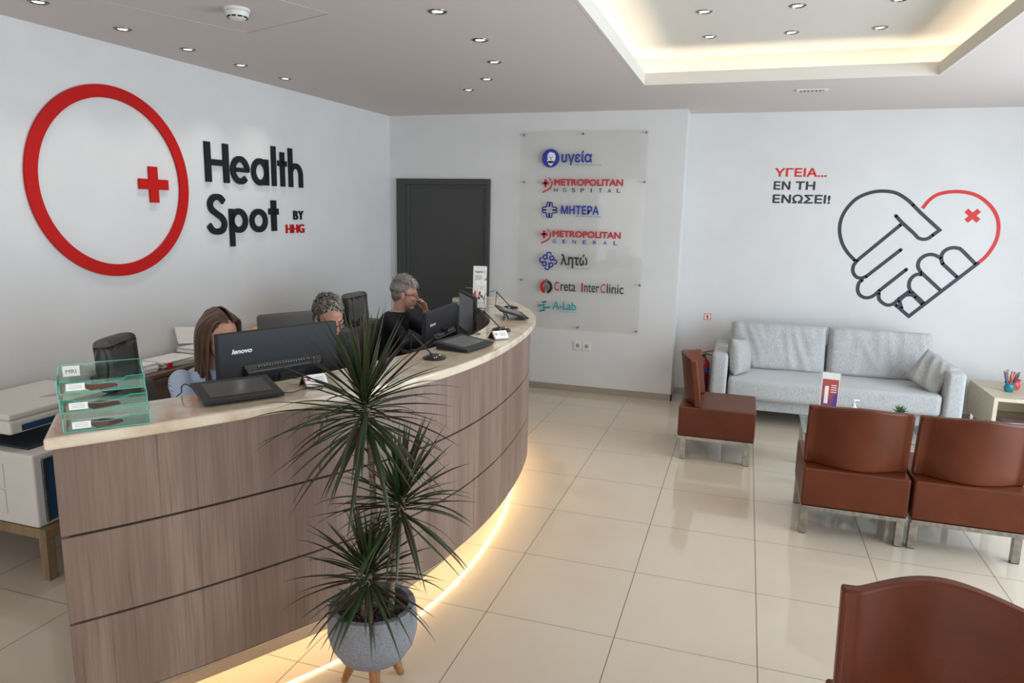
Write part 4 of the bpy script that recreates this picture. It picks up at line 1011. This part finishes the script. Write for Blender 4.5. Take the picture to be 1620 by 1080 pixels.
# ------------------------------------------------------------------ pale wood side table at the right edge
sd_ = empty('side_table', (3.575, 2.51, 0), 0, 'pale oak box table with an open shelf and chrome legs at the right edge', 'side table')
b = MB(); X_, Yd = .66, .67
b.bb(0, X_, 0, Yd, .372, .400).bb(0, X_, 0, Yd, .125, .150).bb(0, .030, 0, Yd, .1505, .3715).bb(X_ - .03, X_, 0, Yd, .1505, .3715).bb(.0305, X_ - .0305, Yd - .02, Yd, .1505, .3715)
b.build('box_body', bwood, sd_)
for x in (.02, X_ - .045):
    for y in (.03, Yd - .06): MB().bb(x, x + .025, y, y + .025, 0, .1245).build('leg', chrome, sd_)
cols = [('magazine', .5, '6fb3b8', 'teal-covered magazine, upper one on the side table shelf'), ('magazine', .42, '9b7f78', 'brown magazine lying on top in the side table shelf')]
z = .1505
for i, (c_, lb) in enumerate([('c9ddd3', 'pale green magazine at the bottom of the side table shelf'), ('4fa3b8', 'blue magazine in the middle of the side table shelf'), ('8a6f6c', 'brownish magazine on top in the side table shelf')]):
    r = empty('magazine', (3.80 + i * .012, 2.70, z), R(6 * i - 4), lb, 'magazine', 'magazines in the side table')
    MB().bb(-.14, .14, -.10, .10, .001, .010).build('pages', paper, r)
    MB().bb(-.143, .143, -.103, .103, .0101, .0115).bb(-.143, .143, -.103, .103, 0, .0009).bb(-.143, -.1405, -.103, .103, .0009, .0101).build('cover', mat('cover_%d' % i, c_, .3), r); z += .0125
def pen_cup(loc, c_, lb, tri=True):
    r = empty('pen_cup', loc, R(12), lb, 'pen cup', 'pen cups on the side table')
    rings = []
    for z_, rad, a0 in ((0, .032, 0), (.03, .040, 30), (.062, .034, 0), (.085, .040, 30)):
        rings.append([(rad * math.cos(R(a0 + 60 * k)), rad * math.sin(R(a0 + 60 * k)), z_) for k in range(6)])
    m = MB(); P = [p for q in rings for p in q]; F = [tuple(range(5, -1, -1))]
    for j in range(3):
        for k in range(6):
            k2 = (k + 1) % 6
            if j % 2 == 0: F += [(j * 6 + k, j * 6 + k2, j * 6 + 6 + k), (j * 6 + k2, j * 6 + 6 + k2, j * 6 + 6 + k)]
            else: F += [(j * 6 + k, j * 6 + k2, j * 6 + 6 + k2), (j * 6 + k, j * 6 + 6 + k2, j * 6 + 6 + k)]
    m._add(P, F); m.build('cup', mat('cup_' + c_, c_, .35), r); return r
pen_cup((3.757, 2.80, .4005), '1f8088', 'faceted teal cup full of coloured pens on the side table')
pen_cup((3.835, 2.92, .4005), 'd4524a', 'faceted coral cup standing behind the teal one on the side table')
pc = ['c92a2a', 'e8862a', '2a3f9c', 'd8c83a', '7a3a8c', 'd84a5a', '23272e', 'e8e4e0', '2f74c0', 'c92a2a', 'e8862a', '2a3f9c', 'b8304a', '3a9c6a']
pn = ['red', 'orange', 'navy', 'yellow', 'purple', 'pink', 'black', 'white', 'sky blue', 'dark red', 'amber', 'indigo', 'crimson', 'green']
rr = random.Random(4)
for i, c_ in enumerate(pc):
    a = 2 * PI * i / len(pc) + .3; tl = R(rr.uniform(9, 20)); rad = .012
    bx, by = 3.757 + .004 * math.cos(a), 2.80 + .004 * math.sin(a)
    dd = Vector((math.cos(a) * math.sin(tl), math.sin(a) * math.sin(tl), math.cos(tl)))
    r = empty('pen', (bx + .006 * math.cos(a), by + .006 * math.sin(a), .404), 0, '%s pen in the teal cup on the side table' % pn[i], 'pen', 'coloured pens in the cup')
    L_ = rr.uniform(.150, .172)
    MB().tube([(0, 0, 0), tuple(dd * L_)], .0042, 8).build('barrel', mat('pen_' + c_, c_, .35), r)
    MB().tube([tuple(dd * (L_ + .0005)), tuple(dd * (L_ + .014))], [.0046, .003], 8).build('cap', mat('pencap_' + c_, pc[(i + 3) % len(pc)], .35), r)

# ------------------------------------------------------------------ planter and dracaena
PX, PY = .362, -1.835
pl_ = empty('planter', (PX, PY, 0), 0, 'round grey stone-textured planter on three wooden legs in front of the counter', 'planter')
stone = mat('grey_stone', '85868a', .9, color2='74767a', scale=(140, 140, 140), detail=3, lo=.4, hi=.6, bump=.5, bscale=(220, 220, 220), bdist=.004)
MB().lathe([(0, .118), (.040, .118), (.080, .127), (.122, .152), (.152, .200), (.1645, .250), (.1635, .300), (.159, .346), (.156, .352), (.134, .352), (.132, .346), (.134, .28), (.10, .25), (0, .25)], 64, cap=False).build('pot', stone, pl_, smooth=True)
tanw = mat('oiled_wood', '9a6a3a', .45, color2='7c5028', scale=(40, 40, 5))
for k, a in enumerate((62, 182, 302)):
    a = R(a); c_, s_ = math.cos(a), math.sin(a)
    MB().tube([(.070 * c_, .070 * s_, .135), (.072 * c_, .072 * s_, .125), (.125 * c_, .125 * s_, .004), (.1255 * c_, .1255 * s_, .0)], [.022, .022, .0135, .012], 16).build('leg', tanw, pl_, smooth=True)
peb = MB(); rr = random.Random(9); ico = []
cnt = 0
for k in range(900):
    rad = .120 * math.sqrt(rr.random()); a = rr.uniform(0, 2 * PI); s_ = rr.uniform(.0048, .0085)
    zz = .312 + rr.uniform(-.006, .006) + .006 * (1 - rad / .12)
    peb.sphere((rad * math.cos(a), rad * math.sin(a), zz), (s_, s_ * rr.uniform(.75, 1.0), s_ * rr.uniform(.7, .95)), 7, 5)
peb.lathe([(0, .300), (.122, .300), (.122, .309), (0, .311)], 32, cap=False)
o = peb.build('clay_pebbles', mat('brown_clay', '5c4b43', .8, color2='3f332e', island=True, lo=0, hi=1), loc=(PX, PY, 0), smooth=True)
tag(o, 'dark brown clay pebbles filling the grey planter', 'pebbles', kind='stuff')
dr = empty('dracaena_plant', (PX, PY, .31), 0, 'tall dracaena with three heads of long dark green and reddish leaves', 'potted plant')
bark = mat('dracaena_bark', '8b7a66', .8, color2='4f4238', scale=(30, 30, 160), detail=3, lo=.4, hi=.6)
def stem(pts, r0, r1):
    p = catmull(pts, 8); n = len(p); o = MB().tube(p, [(r0 + (r1 - r0) * i / (n - 1)) * (1 + .07 * math.sin(i * 2.6)) for i in range(n)], 12).build('stem', bark, dr, smooth=True); return o
leafm = mat('dracaena_leaf', '233a1a', .36, color2='38201a', island=True, lo=.35, hi=.9, spec=.5)
leafm2 = mat('dracaena_leaf_young', '43662a', .4, color2='33451f', island=True, lo=0, hi=1, spec=.5)
def push_out(p):
    "keep a leaf point in front of the curved counter"
    wx, wy = p.x + PX, p.y + PY
    rr_ = math.hypot(p.x, p.y)
    if p.z + .31 < .364 and .095 < rr_ < .176: p = Vector((p.x, p.y, .054))
    if p.z + .31 > TOP + .02: return p
    best = min(range(1, len(oc) - 1), key=lambda i: (oc[i].x - wx) ** 2 + (oc[i].y - wy) ** 2)
    t = (oc[best + 1] - oc[best - 1]).normalized(); n_ = Vector((t.y, -t.x)); dd = (Vector((wx, wy)) - oc[best]).dot(n_)
    lim = .014 + .004 * math.sin(p.z * 90)
    if dd < lim: p = Vector((p.x + n_.x * (lim - dd), p.y + n_.y * (lim - dd), p.z))
    return p
def crown(c, n, L0, rnd, wide=.0095, top=80, bot=-35, spread=.10):
    m = MB(); c = Vector(c)
    for k in range(n):
        q = (k + .5) / n; el = R(min(88, top + (bot - top) * q ** .95 + rnd.uniform(-14, 14))); az = k * 2.39996 + rnd.uniform(-.4, .4)
        L_ = L0 * rnd.uniform(.78, 1.10) * (0.80 + .25 * min(1, q * 2))
        d = Vector((math.cos(az) * math.cos(el), math.sin(az) * math.cos(el), math.sin(el)))
        side = Vector((-math.sin(az), math.cos(az), 0)); p = c + Vector((0, 0, spread * (.5 - q))) + d * .006
        w0 = wide * rnd.uniform(.8, 1.15); N_ = 11; rows = []
        droop = rnd.uniform(.5, 2.4) * (.25 + .9 * q); twist = rnd.uniform(-.25, .25); bend = rnd.uniform(-.25, .25)
        dirv = d.copy()
        for i in range(N_ + 1):
            t = i / N_
            w = w0 * (.55 + .9 * t if t < .35 else 1.0) * (1 - max(0, (t - .30) / .70) ** 1.6) + .0003
            nrm = side.cross(dirv).normalized(); s2 = (side + nrm * twist * t).normalized()
            fold = nrm * w * .45
            rows.append([p - s2 * w + fold, p, p + s2 * w + fold])
            dirv = (dirv + Vector((0, 0, -1)) * droop * .075 * (t + .15) * (1.2 - abs(dirv.z) * .6) + side * bend * .03).normalized()
            p = push_out(p + dirv * L_ / N_)
        P = [x for r_ in rows for x in r_]; F = []
        for i in range(N_):
            a = i * 3; F += [(a, a + 1, a + 4, a + 3), (a + 1, a + 2, a + 5, a + 4)]
        m._add([tuple(x) for x in P], F)
    return m
rnd = random.Random(21)
crowns = [((-.020, .0, .790), 136, .365, .0086, 86, -44), ((.095, .045, .430), 98, .310, .0078, 84, -40), ((.000, -.030, .165), 98, .285, .0074, 82, -45)]
stem([(-.012, -.045, .002), (-.012, -.040, .06), (.010, -.032, .175)], .0125, .010)
stem([(-.005, .030, .002), (-.002, .030, .20), (-.004, .02, .50), (-.010, 0, .800)], .0135, .0105)
stem([(.065, .02, .002), (.075, .03, .20), (.105, .045, .45)], .0115, .009)
for c, n, L_, w, tp, bt in crowns:
    o = crown(c, n, L_, rnd, w, tp, bt, .15 if c[2] > .7 else .10).build('foliage', leafm, dr, fixn=False, smooth=True)
    o = crown((c[0], c[1], c[2] + .02), 16, L_ * .62, rnd, w * .9, 88, 45).build('young_leaves', leafm2, dr, fixn=False, smooth=True)
# ------------------------------------------------------------------ office chairs
ofab = mat('office_fabric', '625f5c', .9, color2='555250', scale=(200, 200, 200), detail=2, bump=.2, bscale=(300, 300, 300), bdist=.002)
def rbox(name, parent, c, sz, bev, material, tilt=0.0, curve=0.0):
    m = MB().box((0, 0, 0), sz); o = m.build(name, material, parent)
    bm = bmesh.new(); bm.from_mesh(o.data)
    bmesh.ops.subdivide_edges(bm, edges=[e for e in bm.edges if e.calc_length() > .12], cuts=7, use_grid_fill=True)
    bmesh.ops.bevel(bm, geom=[e for e in bm.edges if len(e.link_faces) == 2 and e.calc_face_angle(0) > 1], offset=bev, segments=4, profile=.6, affect='EDGES')
    M_ = Matrix.Translation(c) @ Matrix.Rotation(tilt, 4, 'Y')
    for v in bm.verts:
        v.co.x += curve * (v.co.y ** 2)
        v.co = M_ @ v.co
    bm.to_mesh(o.data); bm.free(); o.data.polygons.foreach_set('use_smooth', [True] * len(o.data.polygons)); return o
def office_chair(x, y, rz, lb, head=True, top=1.18):
    r = empty('office_chair', (x, y, 0), rz, lb, 'office chair', 'dark office chairs behind the counter')
    rbox('seat', r, (0, 0, .428), (.48, .48, .075), .03, ofab)
    bh = (top - .26 if head else top) - .52
    rbox('backrest', r, (-.235, 0, .52 + bh / 2), (.075, .46, bh), .03, ofab, R(-6), .55)
    MB().box((-.285, 0, .56), (.02, .08, .38), Matrix.Rotation(R(-6), 3, 'Y')).build('back_shell', black_pl, r, bevel=.005)
    if head:
        rbox('headrest', r, (-.262, 0, top - .13), (.085, .27, .245), .035, ofab, R(-4), .9)
        for s in (-1, 1):
            m = MB(); m.sphere((-.262 + .012, s * .1375, top - .13), (.030, .008, .095), 20, 12); m.build('headrest_side', black_pl, r, smooth=True)
    for s in (-1, 1):
        MB().tube([(-.12, s * .26, .44), (-.10, s * .285, .52), (-.06, s * .285, .655)], .014, 10).build('arm_support', black_pl, r, smooth=True)
        MB().box((.0, s * .285, .668), (.25, .06, .026)).build('armrest', black_pl, r, bevel=.010, seg=3)
    MB().lathe([(.028, .10), (.028, .25), (.018, .25), (.018, .388)], 20).build('gas_lift', chrome, r, smooth=True)
    for k in range(5):
        a = 2 * PI * k / 5 + .3; c_, s_ = math.cos(a), math.sin(a)
        MB().tube([(.02 * c_, .02 * s_, .105), (.29 * c_, .29 * s_, .068)], [.022, .014], 10).build('base_arm', black_pl, r)
        MB().tube([(.29 * c_ - .012 * s_, .29 * s_ + .012 * c_, .027), (.29 * c_ + .012 * s_, .29 * s_ - .012 * c_, .027)], .027, 14).build('caster', black_pl, r)
    return r
office_chair(-.96, -1.36, R(20), 'dark grey high-back office chair nearest the letter trays', True, 1.185)
office_chair(-.83, -.40, R(-30), 'dark grey office chair with a wide rounded back behind the big monitor', False, 1.155)
office_chair(-.95, .72, R(0), 'dark grey high-back office chair beside the person in the navy jacket', True, 1.175)

# ------------------------------------------------------------------ people
skin_m = {}
def ellring(cx, cy, z, rx, ry, n=28):
    return [(cx + rx * math.cos(2 * PI * i / n), cy + ry * math.sin(2 * PI * i / n), z) for i in range(n)]
def remeshed(mb, name, material, parent, voxel, smooth_it=4, f=.5):
    me = bpy.data.meshes.new(name + '_raw'); me.from_pydata(mb.v, [], mb.f)
    bm = bmesh.new(); bm.from_mesh(me); bmesh.ops.recalc_face_normals(bm, faces=bm.faces); bm.to_mesh(me); bm.free()
    o = bpy.data.objects.new(name + '_raw', me); COL.objects.link(o)
    m = o.modifiers.new('r', 'REMESH'); m.mode = 'VOXEL'; m.voxel_size = voxel
    s = o.modifiers.new('s', 'SMOOTH'); s.iterations = smooth_it; s.factor = f
    dg = bpy.context.evaluated_depsgraph_get(); nm = bpy.data.meshes.new_from_object(o.evaluated_get(dg))
    bpy.data.objects.remove(o); nm.name = name; nm.materials.clear(); nm.materials.append(material)
    nm.polygons.foreach_set('use_smooth', [True] * len(nm.polygons))
    r = bpy.data.objects.new(name, nm); COL.objects.link(r)
    if parent: r.parent = parent
    return r
def capsule(m, pts, rad, seg=14):
    m.tube(pts, rad, seg)
    for p, q in zip(pts, rad if isinstance(rad, (list, tuple)) else [rad] * len(pts)): m.sphere(p, q * .985, seg, 8)
def hand_mb(wrist, d, up, curl, side):
    "d: direction of the fingers, up: back of the hand, side: +1 thumb on the left of d seen from the back"
    d = Vector(d).normalized(); up = Vector(up); up = (up - d * up.dot(d)).normalized(); y = up.cross(d) * side
    w = Vector(wrist); T = lambda a, b, c: tuple(w + d * a + y * b + up * c)
    m = MB()
    RM = Matrix((d, y, up)).transposed()
    m.sphere(T(.046, 0, 0), (.050, .038, .0145), 18, 12, RM); m.sphere(T(.066, .0, .001), (.026, .039, .013), 16, 10, RM)
    m.sphere(T(.012, 0, 0), (.030, .026, .018), 14, 10, RM)
    for k, (b, L_, c0) in enumerate(((.028, .068, .9), (.010, .076, 1.0), (-.009, .070, 1.05), (-.027, .055, 1.15))):
        a = .082 - abs(k - 1.2) * .004; p = [T(a - .012, b, 0), T(a, b, .001)]; ang = 0; ca, cz = a, .001
        for j, f in enumerate((.45, .32, .23)):
            ang += curl * c0 * (.55, .75, .5)[j]
            ca += L_ * f * math.cos(ang); cz -= L_ * f * math.sin(ang); p.append(T(ca, b * (1 + .12 * j), cz))
        capsule(m, p, [.0092, .0092, .0085, .0078, .0068], 10)
    capsule(m, [T(.018, .022, -.004), T(.045, .046, -.012), T(.070, .052, -.022 - .01 * curl), T(.090, .044, -.030 - .014 * curl)], [.013, .0115, .0095, .0075], 10)
    return m
def person(x, y, yaw, label, skin, sleeve_m, trouser_m, head_pitch, arms, hair, glasses=None, collar=None, hz=1.172, wide=1.0, brow='3a2c24'):
    """local: facing +x.  arms = for each side (+1 left, -1 right): elbow, wrist, finger direction, back-of-hand, curl"""
    r = empty('person', (x, y, 0), yaw, label, 'person')
    HC = Matrix.Translation((0, 0, hz)) @ Matrix.Rotation(head_pitch, 4, 'Y')
    b = MB()
    b.m = HC
    b.sphere((-.014, 0, .032), (.094, .074, .086), 28, 20); b.sphere((.022, 0, -.028), (.066, .057, .082), 26, 18)
    b.sphere((.052, 0, -.094), (.027, .028, .019), 18, 12); b.sphere((.010, 0, -.070), (.055, .047, .034), 20, 12)
    b.tube([(.080, 0, .018), (.092, 0, -.004), (.105, 0, -.026)], [.0065, .0085, .0105], 12); b.sphere((.103, 0, -.028), .0105, 12, 8)
    for s in (-1, 1):
        b.sphere((.093, s * .010, -.031), .0075, 10, 8); b.sphere((.060, s * .032, -.022), (.024, .022, .021), 16, 10)
        b.sphere((.076, s * .026, .024), (.012, .024, .0075), 16, 10); b.sphere((-.006, s * .076, -.010), (.017, .007, .030), 16, 12)
    b.sphere((.0835, 0, -.056), (.009, .021, .0062), 16, 10); b.sphere((.082, 0, -.068), (.009, .018, .0065), 16, 10)
    b.m = Matrix.Identity(4)
    nk = HC @ Vector((-.030, 0, -.055))
    capsule(b, [tuple(nk), (-.058, 0, hz - .145), (-.075, 0, hz - .19)], [.052, .050, .060], 18)
    S = [(-.185, .47, .11, .17), (-.18, .56, .115, .168), (-.165, .66, .10, .148), (-.135, .77, .095, .138), (-.11, .87, .108, .150), (-.095, .945, .10, .160), (-.085, .985, .080, .140), (-.078, 1.012, .055, .080)]
    b.loft([ellring(a, 0, z, rx, ry * wide) for a, z, rx, ry in S])
    legs = MB()
    for s in (-1, 1):
        capsule(b, [(-.17, s * .09, .53), (.25, s * .12, .535), (.27, s * .12, .50), (.24, s * .12, .10)], [.078, .055, .052, .036], 14)
        capsule(b, [(.23, s * .12, .055), (.31, s * .13, .035), (.37, s * .13, .028)], [.036, .034, .026], 12)
        capsule(legs, [(-.17, s * .09, .53), (.25, s * .12, .535), (.272, s * .12, .50), (.24, s * .12, .11)], [.092, .070, .066, .055], 14)
    legs.loft([ellring(a, 0, z, rx + .016, ry * wide + .014) for a, z, rx, ry in S[:3]])
    top = MB()
    top.loft([ellring(a, 0, z, rx + .016, ry * wide + .014) for a, z, rx, ry in S[1:]])
    for s in (-1, 1):
        el, wr, d, up, curl = arms[s]
        sh = (-.09, s * .158 * wide, .962)
        capsule(b, [sh, el, wr], [.046, .038, .027], 14)
        capsule(top, [sh, el, tuple(Vector(el).lerp(Vector(wr), .80))], [.060, .052, .043], 14)
        b.mesh(hand_mb(wr, d, up, curl, -s))
    remeshed(b, 'body', skin, r, .0048, 3)
    remeshed(legs, 'trousers', trouser_m, r, .010, 4)
    t = remeshed(top, 'top', sleeve_m, r, .009, 3)
    # wrinkles in the cloth
    for v in t.data.vertices:
        v.co += v.normal * (noise.noise(v.co * 13) * .006 + noise.noise(v.co * 34) * .0022)
    if collar:
        c = MB(); n = 22; rings = []
        for i in range(n + 1):
            a = R(28 + 304 * i / n); cx, cy = -.062, 0; rx, ry = .062, .060
            p = Vector((cx + rx * math.cos(a), cy + ry * math.sin(a), hz - .150 - .035 * max(0, math.cos(a)) + .008 * max(0, -math.cos(a)))); o_ = Vector((math.cos(a), math.sin(a), 0))
            rings.append([tuple(p), tuple(p + o_ * .006), tuple(p + o_ * .030 - Vector((0, 0, .034))), tuple(p + o_ * .024 - Vector((0, 0, .036)))])
        c.loft(rings); c.build('collar', collar, r, smooth=True)
    # face parts
    def hp(nm, mb, mm, sm=True):
        q = MB(); q.m = HC; q.mesh(mb); return q.build(nm, mm, r, smooth=sm)
    for s in (-1, 1):
        e = hp('eye', MB().sphere((.0755, s * .029, .006), .0105, 16, 12), mat('eye_white', 'd8d2cc', .3))
        hp('iris', MB().sphere((.0822, s * .029, .0045), (.0045, .0052, .0052), 12, 8), mat('iris_brown', '2e2019', .25))
        hp('eyelid', MB().sphere((.0752, s * .029, .0085), (.0118, .0130, .0098), 16, 10), skin)
        hp('eyebrow', MB().tube([(.088, s * .012, .026), (.086, s * .028, .031), (.074, s * .046, .026)], [.0022, .0030, .0014], 8), mat('brow_' + brow, brow, .8))
    hp('lips', MB().sphere((.0858, 0, -.0570), (.0085, .0195, .0042), 16, 10).sphere((.0848, 0, -.0655), (.0085, .0170, .0050), 16, 10), mat('lips', 'a8584e', .4))
    if glasses:
        gl = MB()
        for s in (-1, 1):
            gl.tube([(.1055 - .010 * abs(math.cos(R(a))) * (1 if math.cos(R(a)) * 1 > 0 else .1), s * (.033 + .024 * math.cos(R(a))), .001 + .0175 * math.sin(R(a))) for a in range(0, 360, 18)], .0022, 8, closed=True)
            gl.tube([(.094, s * .057, .008), (.05, s * .073, .010), (-.005, s * .079, .006), (-.02, s * .078, -.006)], .0021, 8)
        gl.tube([(.105, -.010, .006), (.108, 0, .009), (.105, .010, .006)], .002, 8)
        g_ = hp('glasses', gl, glasses)
    hair(r, HC)
    return r
def short_hair(m1_, seed, lift=.4, top_len=.045, fwd=1.0, bright=None):
    def f(r, HC):
        rr = random.Random(seed); h = MB(); h.m = HC
        h.sphere((-.030, 0, .050), (.098, .0795, .084), 30, 20); h.sphere((-.060, 0, -.006), (.052, .066, .066), 24, 16)
        for s in (-1, 1): h.sphere((.004, s * .066, .024), (.017, .012, .030), 14, 10)
        h.build('hair_cap', m1_, r, smooth=True)
        t = MB(); t.m = HC
        for k in range(900):
            u = rr.uniform(-1, 1); az = rr.uniform(0, 2 * PI); el = math.asin(rr.uniform(-.45, 1))
            n_ = Vector((math.cos(el) * math.cos(az), math.cos(el) * math.sin(az), math.sin(el)))
            if n_.x > .30 and n_.z < .42: continue
            if n_.z < -.05 and n_.x > -.25: continue
            p = Vector((-.030 + .097 * n_.x, .078 * n_.y, .050 + .083 * n_.z))
            if n_.z < 0: p.x -= .004
            comb = Vector((.8 * fwd, rr.uniform(-.6, .6), .1)) if n_.z > .45 else Vector((-.45, 0, -.9))
            d = (comb - n_ * comb.dot(n_)).normalized() + n_ * (lift if n_.z > .45 else .16) * rr.uniform(.4, 1.3)
            d.normalize(); L_ = (top_len if n_.z > .45 else .026) * rr.uniform(.6, 1.2)
            q = p - n_ * .004
            pts = [q, q + d * L_ * .45 + n_ * .003, q + d * L_ * .8, q + d * L_ - n_ * L_ * .12]
            t.tube([tuple(a) for a in pts], [.0040, .0042, .0028, .0006], 5, flat=.5)
        t.build('hair_locks', bright or m1_, r, smooth=True)
    return f
def long_hair(m1_):
    def f(r, HC):
        rr = random.Random(2); t = MB(); t.m = HC
        h = MB(); h.m = HC; h.sphere((-.024, 0, .040), (.098, .079, .083), 30, 20); h.sphere((-.062, 0, -.03), (.045, .066, .10), 24, 16); h.build('hair_cap', m1_, r, smooth=True)
        for s in (-1, 1):
            for k in range(150):
                q = rr.random(); lay = rr.uniform(0, 1)
                x0 = .070 - .150 * q; zt = .044 + .087 * math.sqrt(max(0, 1 - ((x0 + .022) / .102) ** 2)) + .004
                a = R(54 + 124 * q)     # azimuth from the front: just before the ear to the back
                rx, ry = .098 + .012 * lay, .086 + .012 * lay
                w_ = Vector((-.022 + rx * math.cos(a), s * ry * math.sin(a), .0))
                mid = Vector((x0 * .65 + w_.x * .35, s * (.055 + .012 * lay) * (.4 + .6 * math.sin(a)), .095))
                L_ = rr.uniform(.27, .36)
                drop = Vector((w_.x * .92 + .004, w_.y * 1.02, -.12)); endp = Vector((w_.x * .75 + .030 + rr.uniform(-.015, .015), w_.y * .98 + rr.uniform(-.012, .012), -L_))
                pts = catmull([(x0, s * .012 + .010, zt), tuple(mid), tuple(w_ + Vector((0, 0, .02))), tuple(drop), tuple((drop + endp) / 2 + Vector((rr.uniform(-.008, .008), rr.uniform(-.008, .008), 0))), tuple(endp)], 4)
                n = len(pts); t.tube([tuple(p) for p in pts], [.0062 * (1 if i < n * .7 else 1 - .75 * (i / n - .7) / .3) for i in range(n)], 6, flat=.6)
        t.build('hair_locks', m1_, r, smooth=True)
    return f
sk1 = mat('skin_warm', 'cb9980', .5, spec=.35, color2='c28d75', scale=(20, 20, 20)); sk2 = mat('skin_tan', 'c08f79', .5, spec=.35, color2='b6826c', scale=(20, 20, 20)); sk3 = mat('skin_fair', 'd0a28e', .5, spec=.35, color2='c6937f', scale=(20, 20, 20))
# striped light blue shirt
def striped():
    m = mat('striped_shirt', 'a9b8cf', .8); nt = m.node_tree; N = nt.nodes; L = nt.links; b = N['Principled BSDF']
    tc = N.new('ShaderNodeTexCoord'); w = N.new('ShaderNodeTexWave'); w.wave_type = 'BANDS'; w.bands_direction = 'Y'; w.inputs['Scale'].default_value = 55; w.inputs['Distortion'].default_value = .5; w.inputs['Detail Scale'].default_value = .6
    L.new(tc.outputs['Object'], w.inputs['Vector']); mx = N.new('ShaderNodeMix'); mx.data_type = 'RGBA'; mx.inputs[6].default_value = (*hexc('8ba2c6'), 1); mx.inputs[7].default_value = (*hexc('c9d2de'), 1)
    L.new(w.outputs['Fac'], mx.inputs[0]); L.new(mx.outputs[2], b.inputs['Base Color']); return m
hair1 = mat('brown_hair', '38281f', .45, color2='7d5d42', island=True, lo=.3, hi=1.15)
hair2 = mat('grey_brown_hair', '5a5149', .5, color2='a39c92', island=True, lo=.1, hi=1.0)
hair2c = mat('dark_grey_hair', '48423b', .6)
hair3 = mat('silver_hair', '7d766d', .5, color2='cbc5bc', island=True, lo=.0, hi=1.0)
hair3c = mat('ash_hair', '7a736a', .6)
trs = mat('dark_trousers', '23252b', .85)
typ = lambda s, ex=.10, wx=.33: ((ex, s * .235, .805), (wx, s * .13, .788), (1, -s * .15, -.02), (0, 0, 1), .35)
person(-.790, -1.222, R(-20), 'person with long brown hair in a pale blue striped shirt seated behind the big monitor', sk1, striped(), trs, R(10),
       {1: typ(1), -1: typ(-1)}, long_hair(hair1), collar=mat('blue_collar', '5d82b8', .8), brow='33251e')
person(-.640, -.515, R(-28), 'person with grey-brown hair and dark glasses in a dark green sweater, looking down', sk2, mat('green_knit', '16302c', .9, bump=.3, bscale=(120, 120, 120), bdist=.003), trs, R(18),
       {1: typ(1), -1: typ(-1)}, short_hair(hair2c, 4, .42, .042, .9, hair2), mat('navy_frames', '1b1f38', .3), hz=1.168, brow='4a4038')
p3 = person(-.900, .970, R(14), 'silver-haired person with black glasses in a navy jacket, one hand raised to the face', sk3, mat('navy_jacket', '11141d', .75, spec=.3), trs, R(7),
       {1: ((.160, .200, .800), (.150, .062, 1.000), (-.22, -.22, 1.0), (.80, .60, .25), .75), -1: typ(-1, .06, .30)}, short_hair(hair3c, 7, .50, .058, .7, hair3), mat('black_frames', '1a1614', .3), collar=mat('blue_blouse', '24406e', .7), hz=1.145, brow='6b625a')
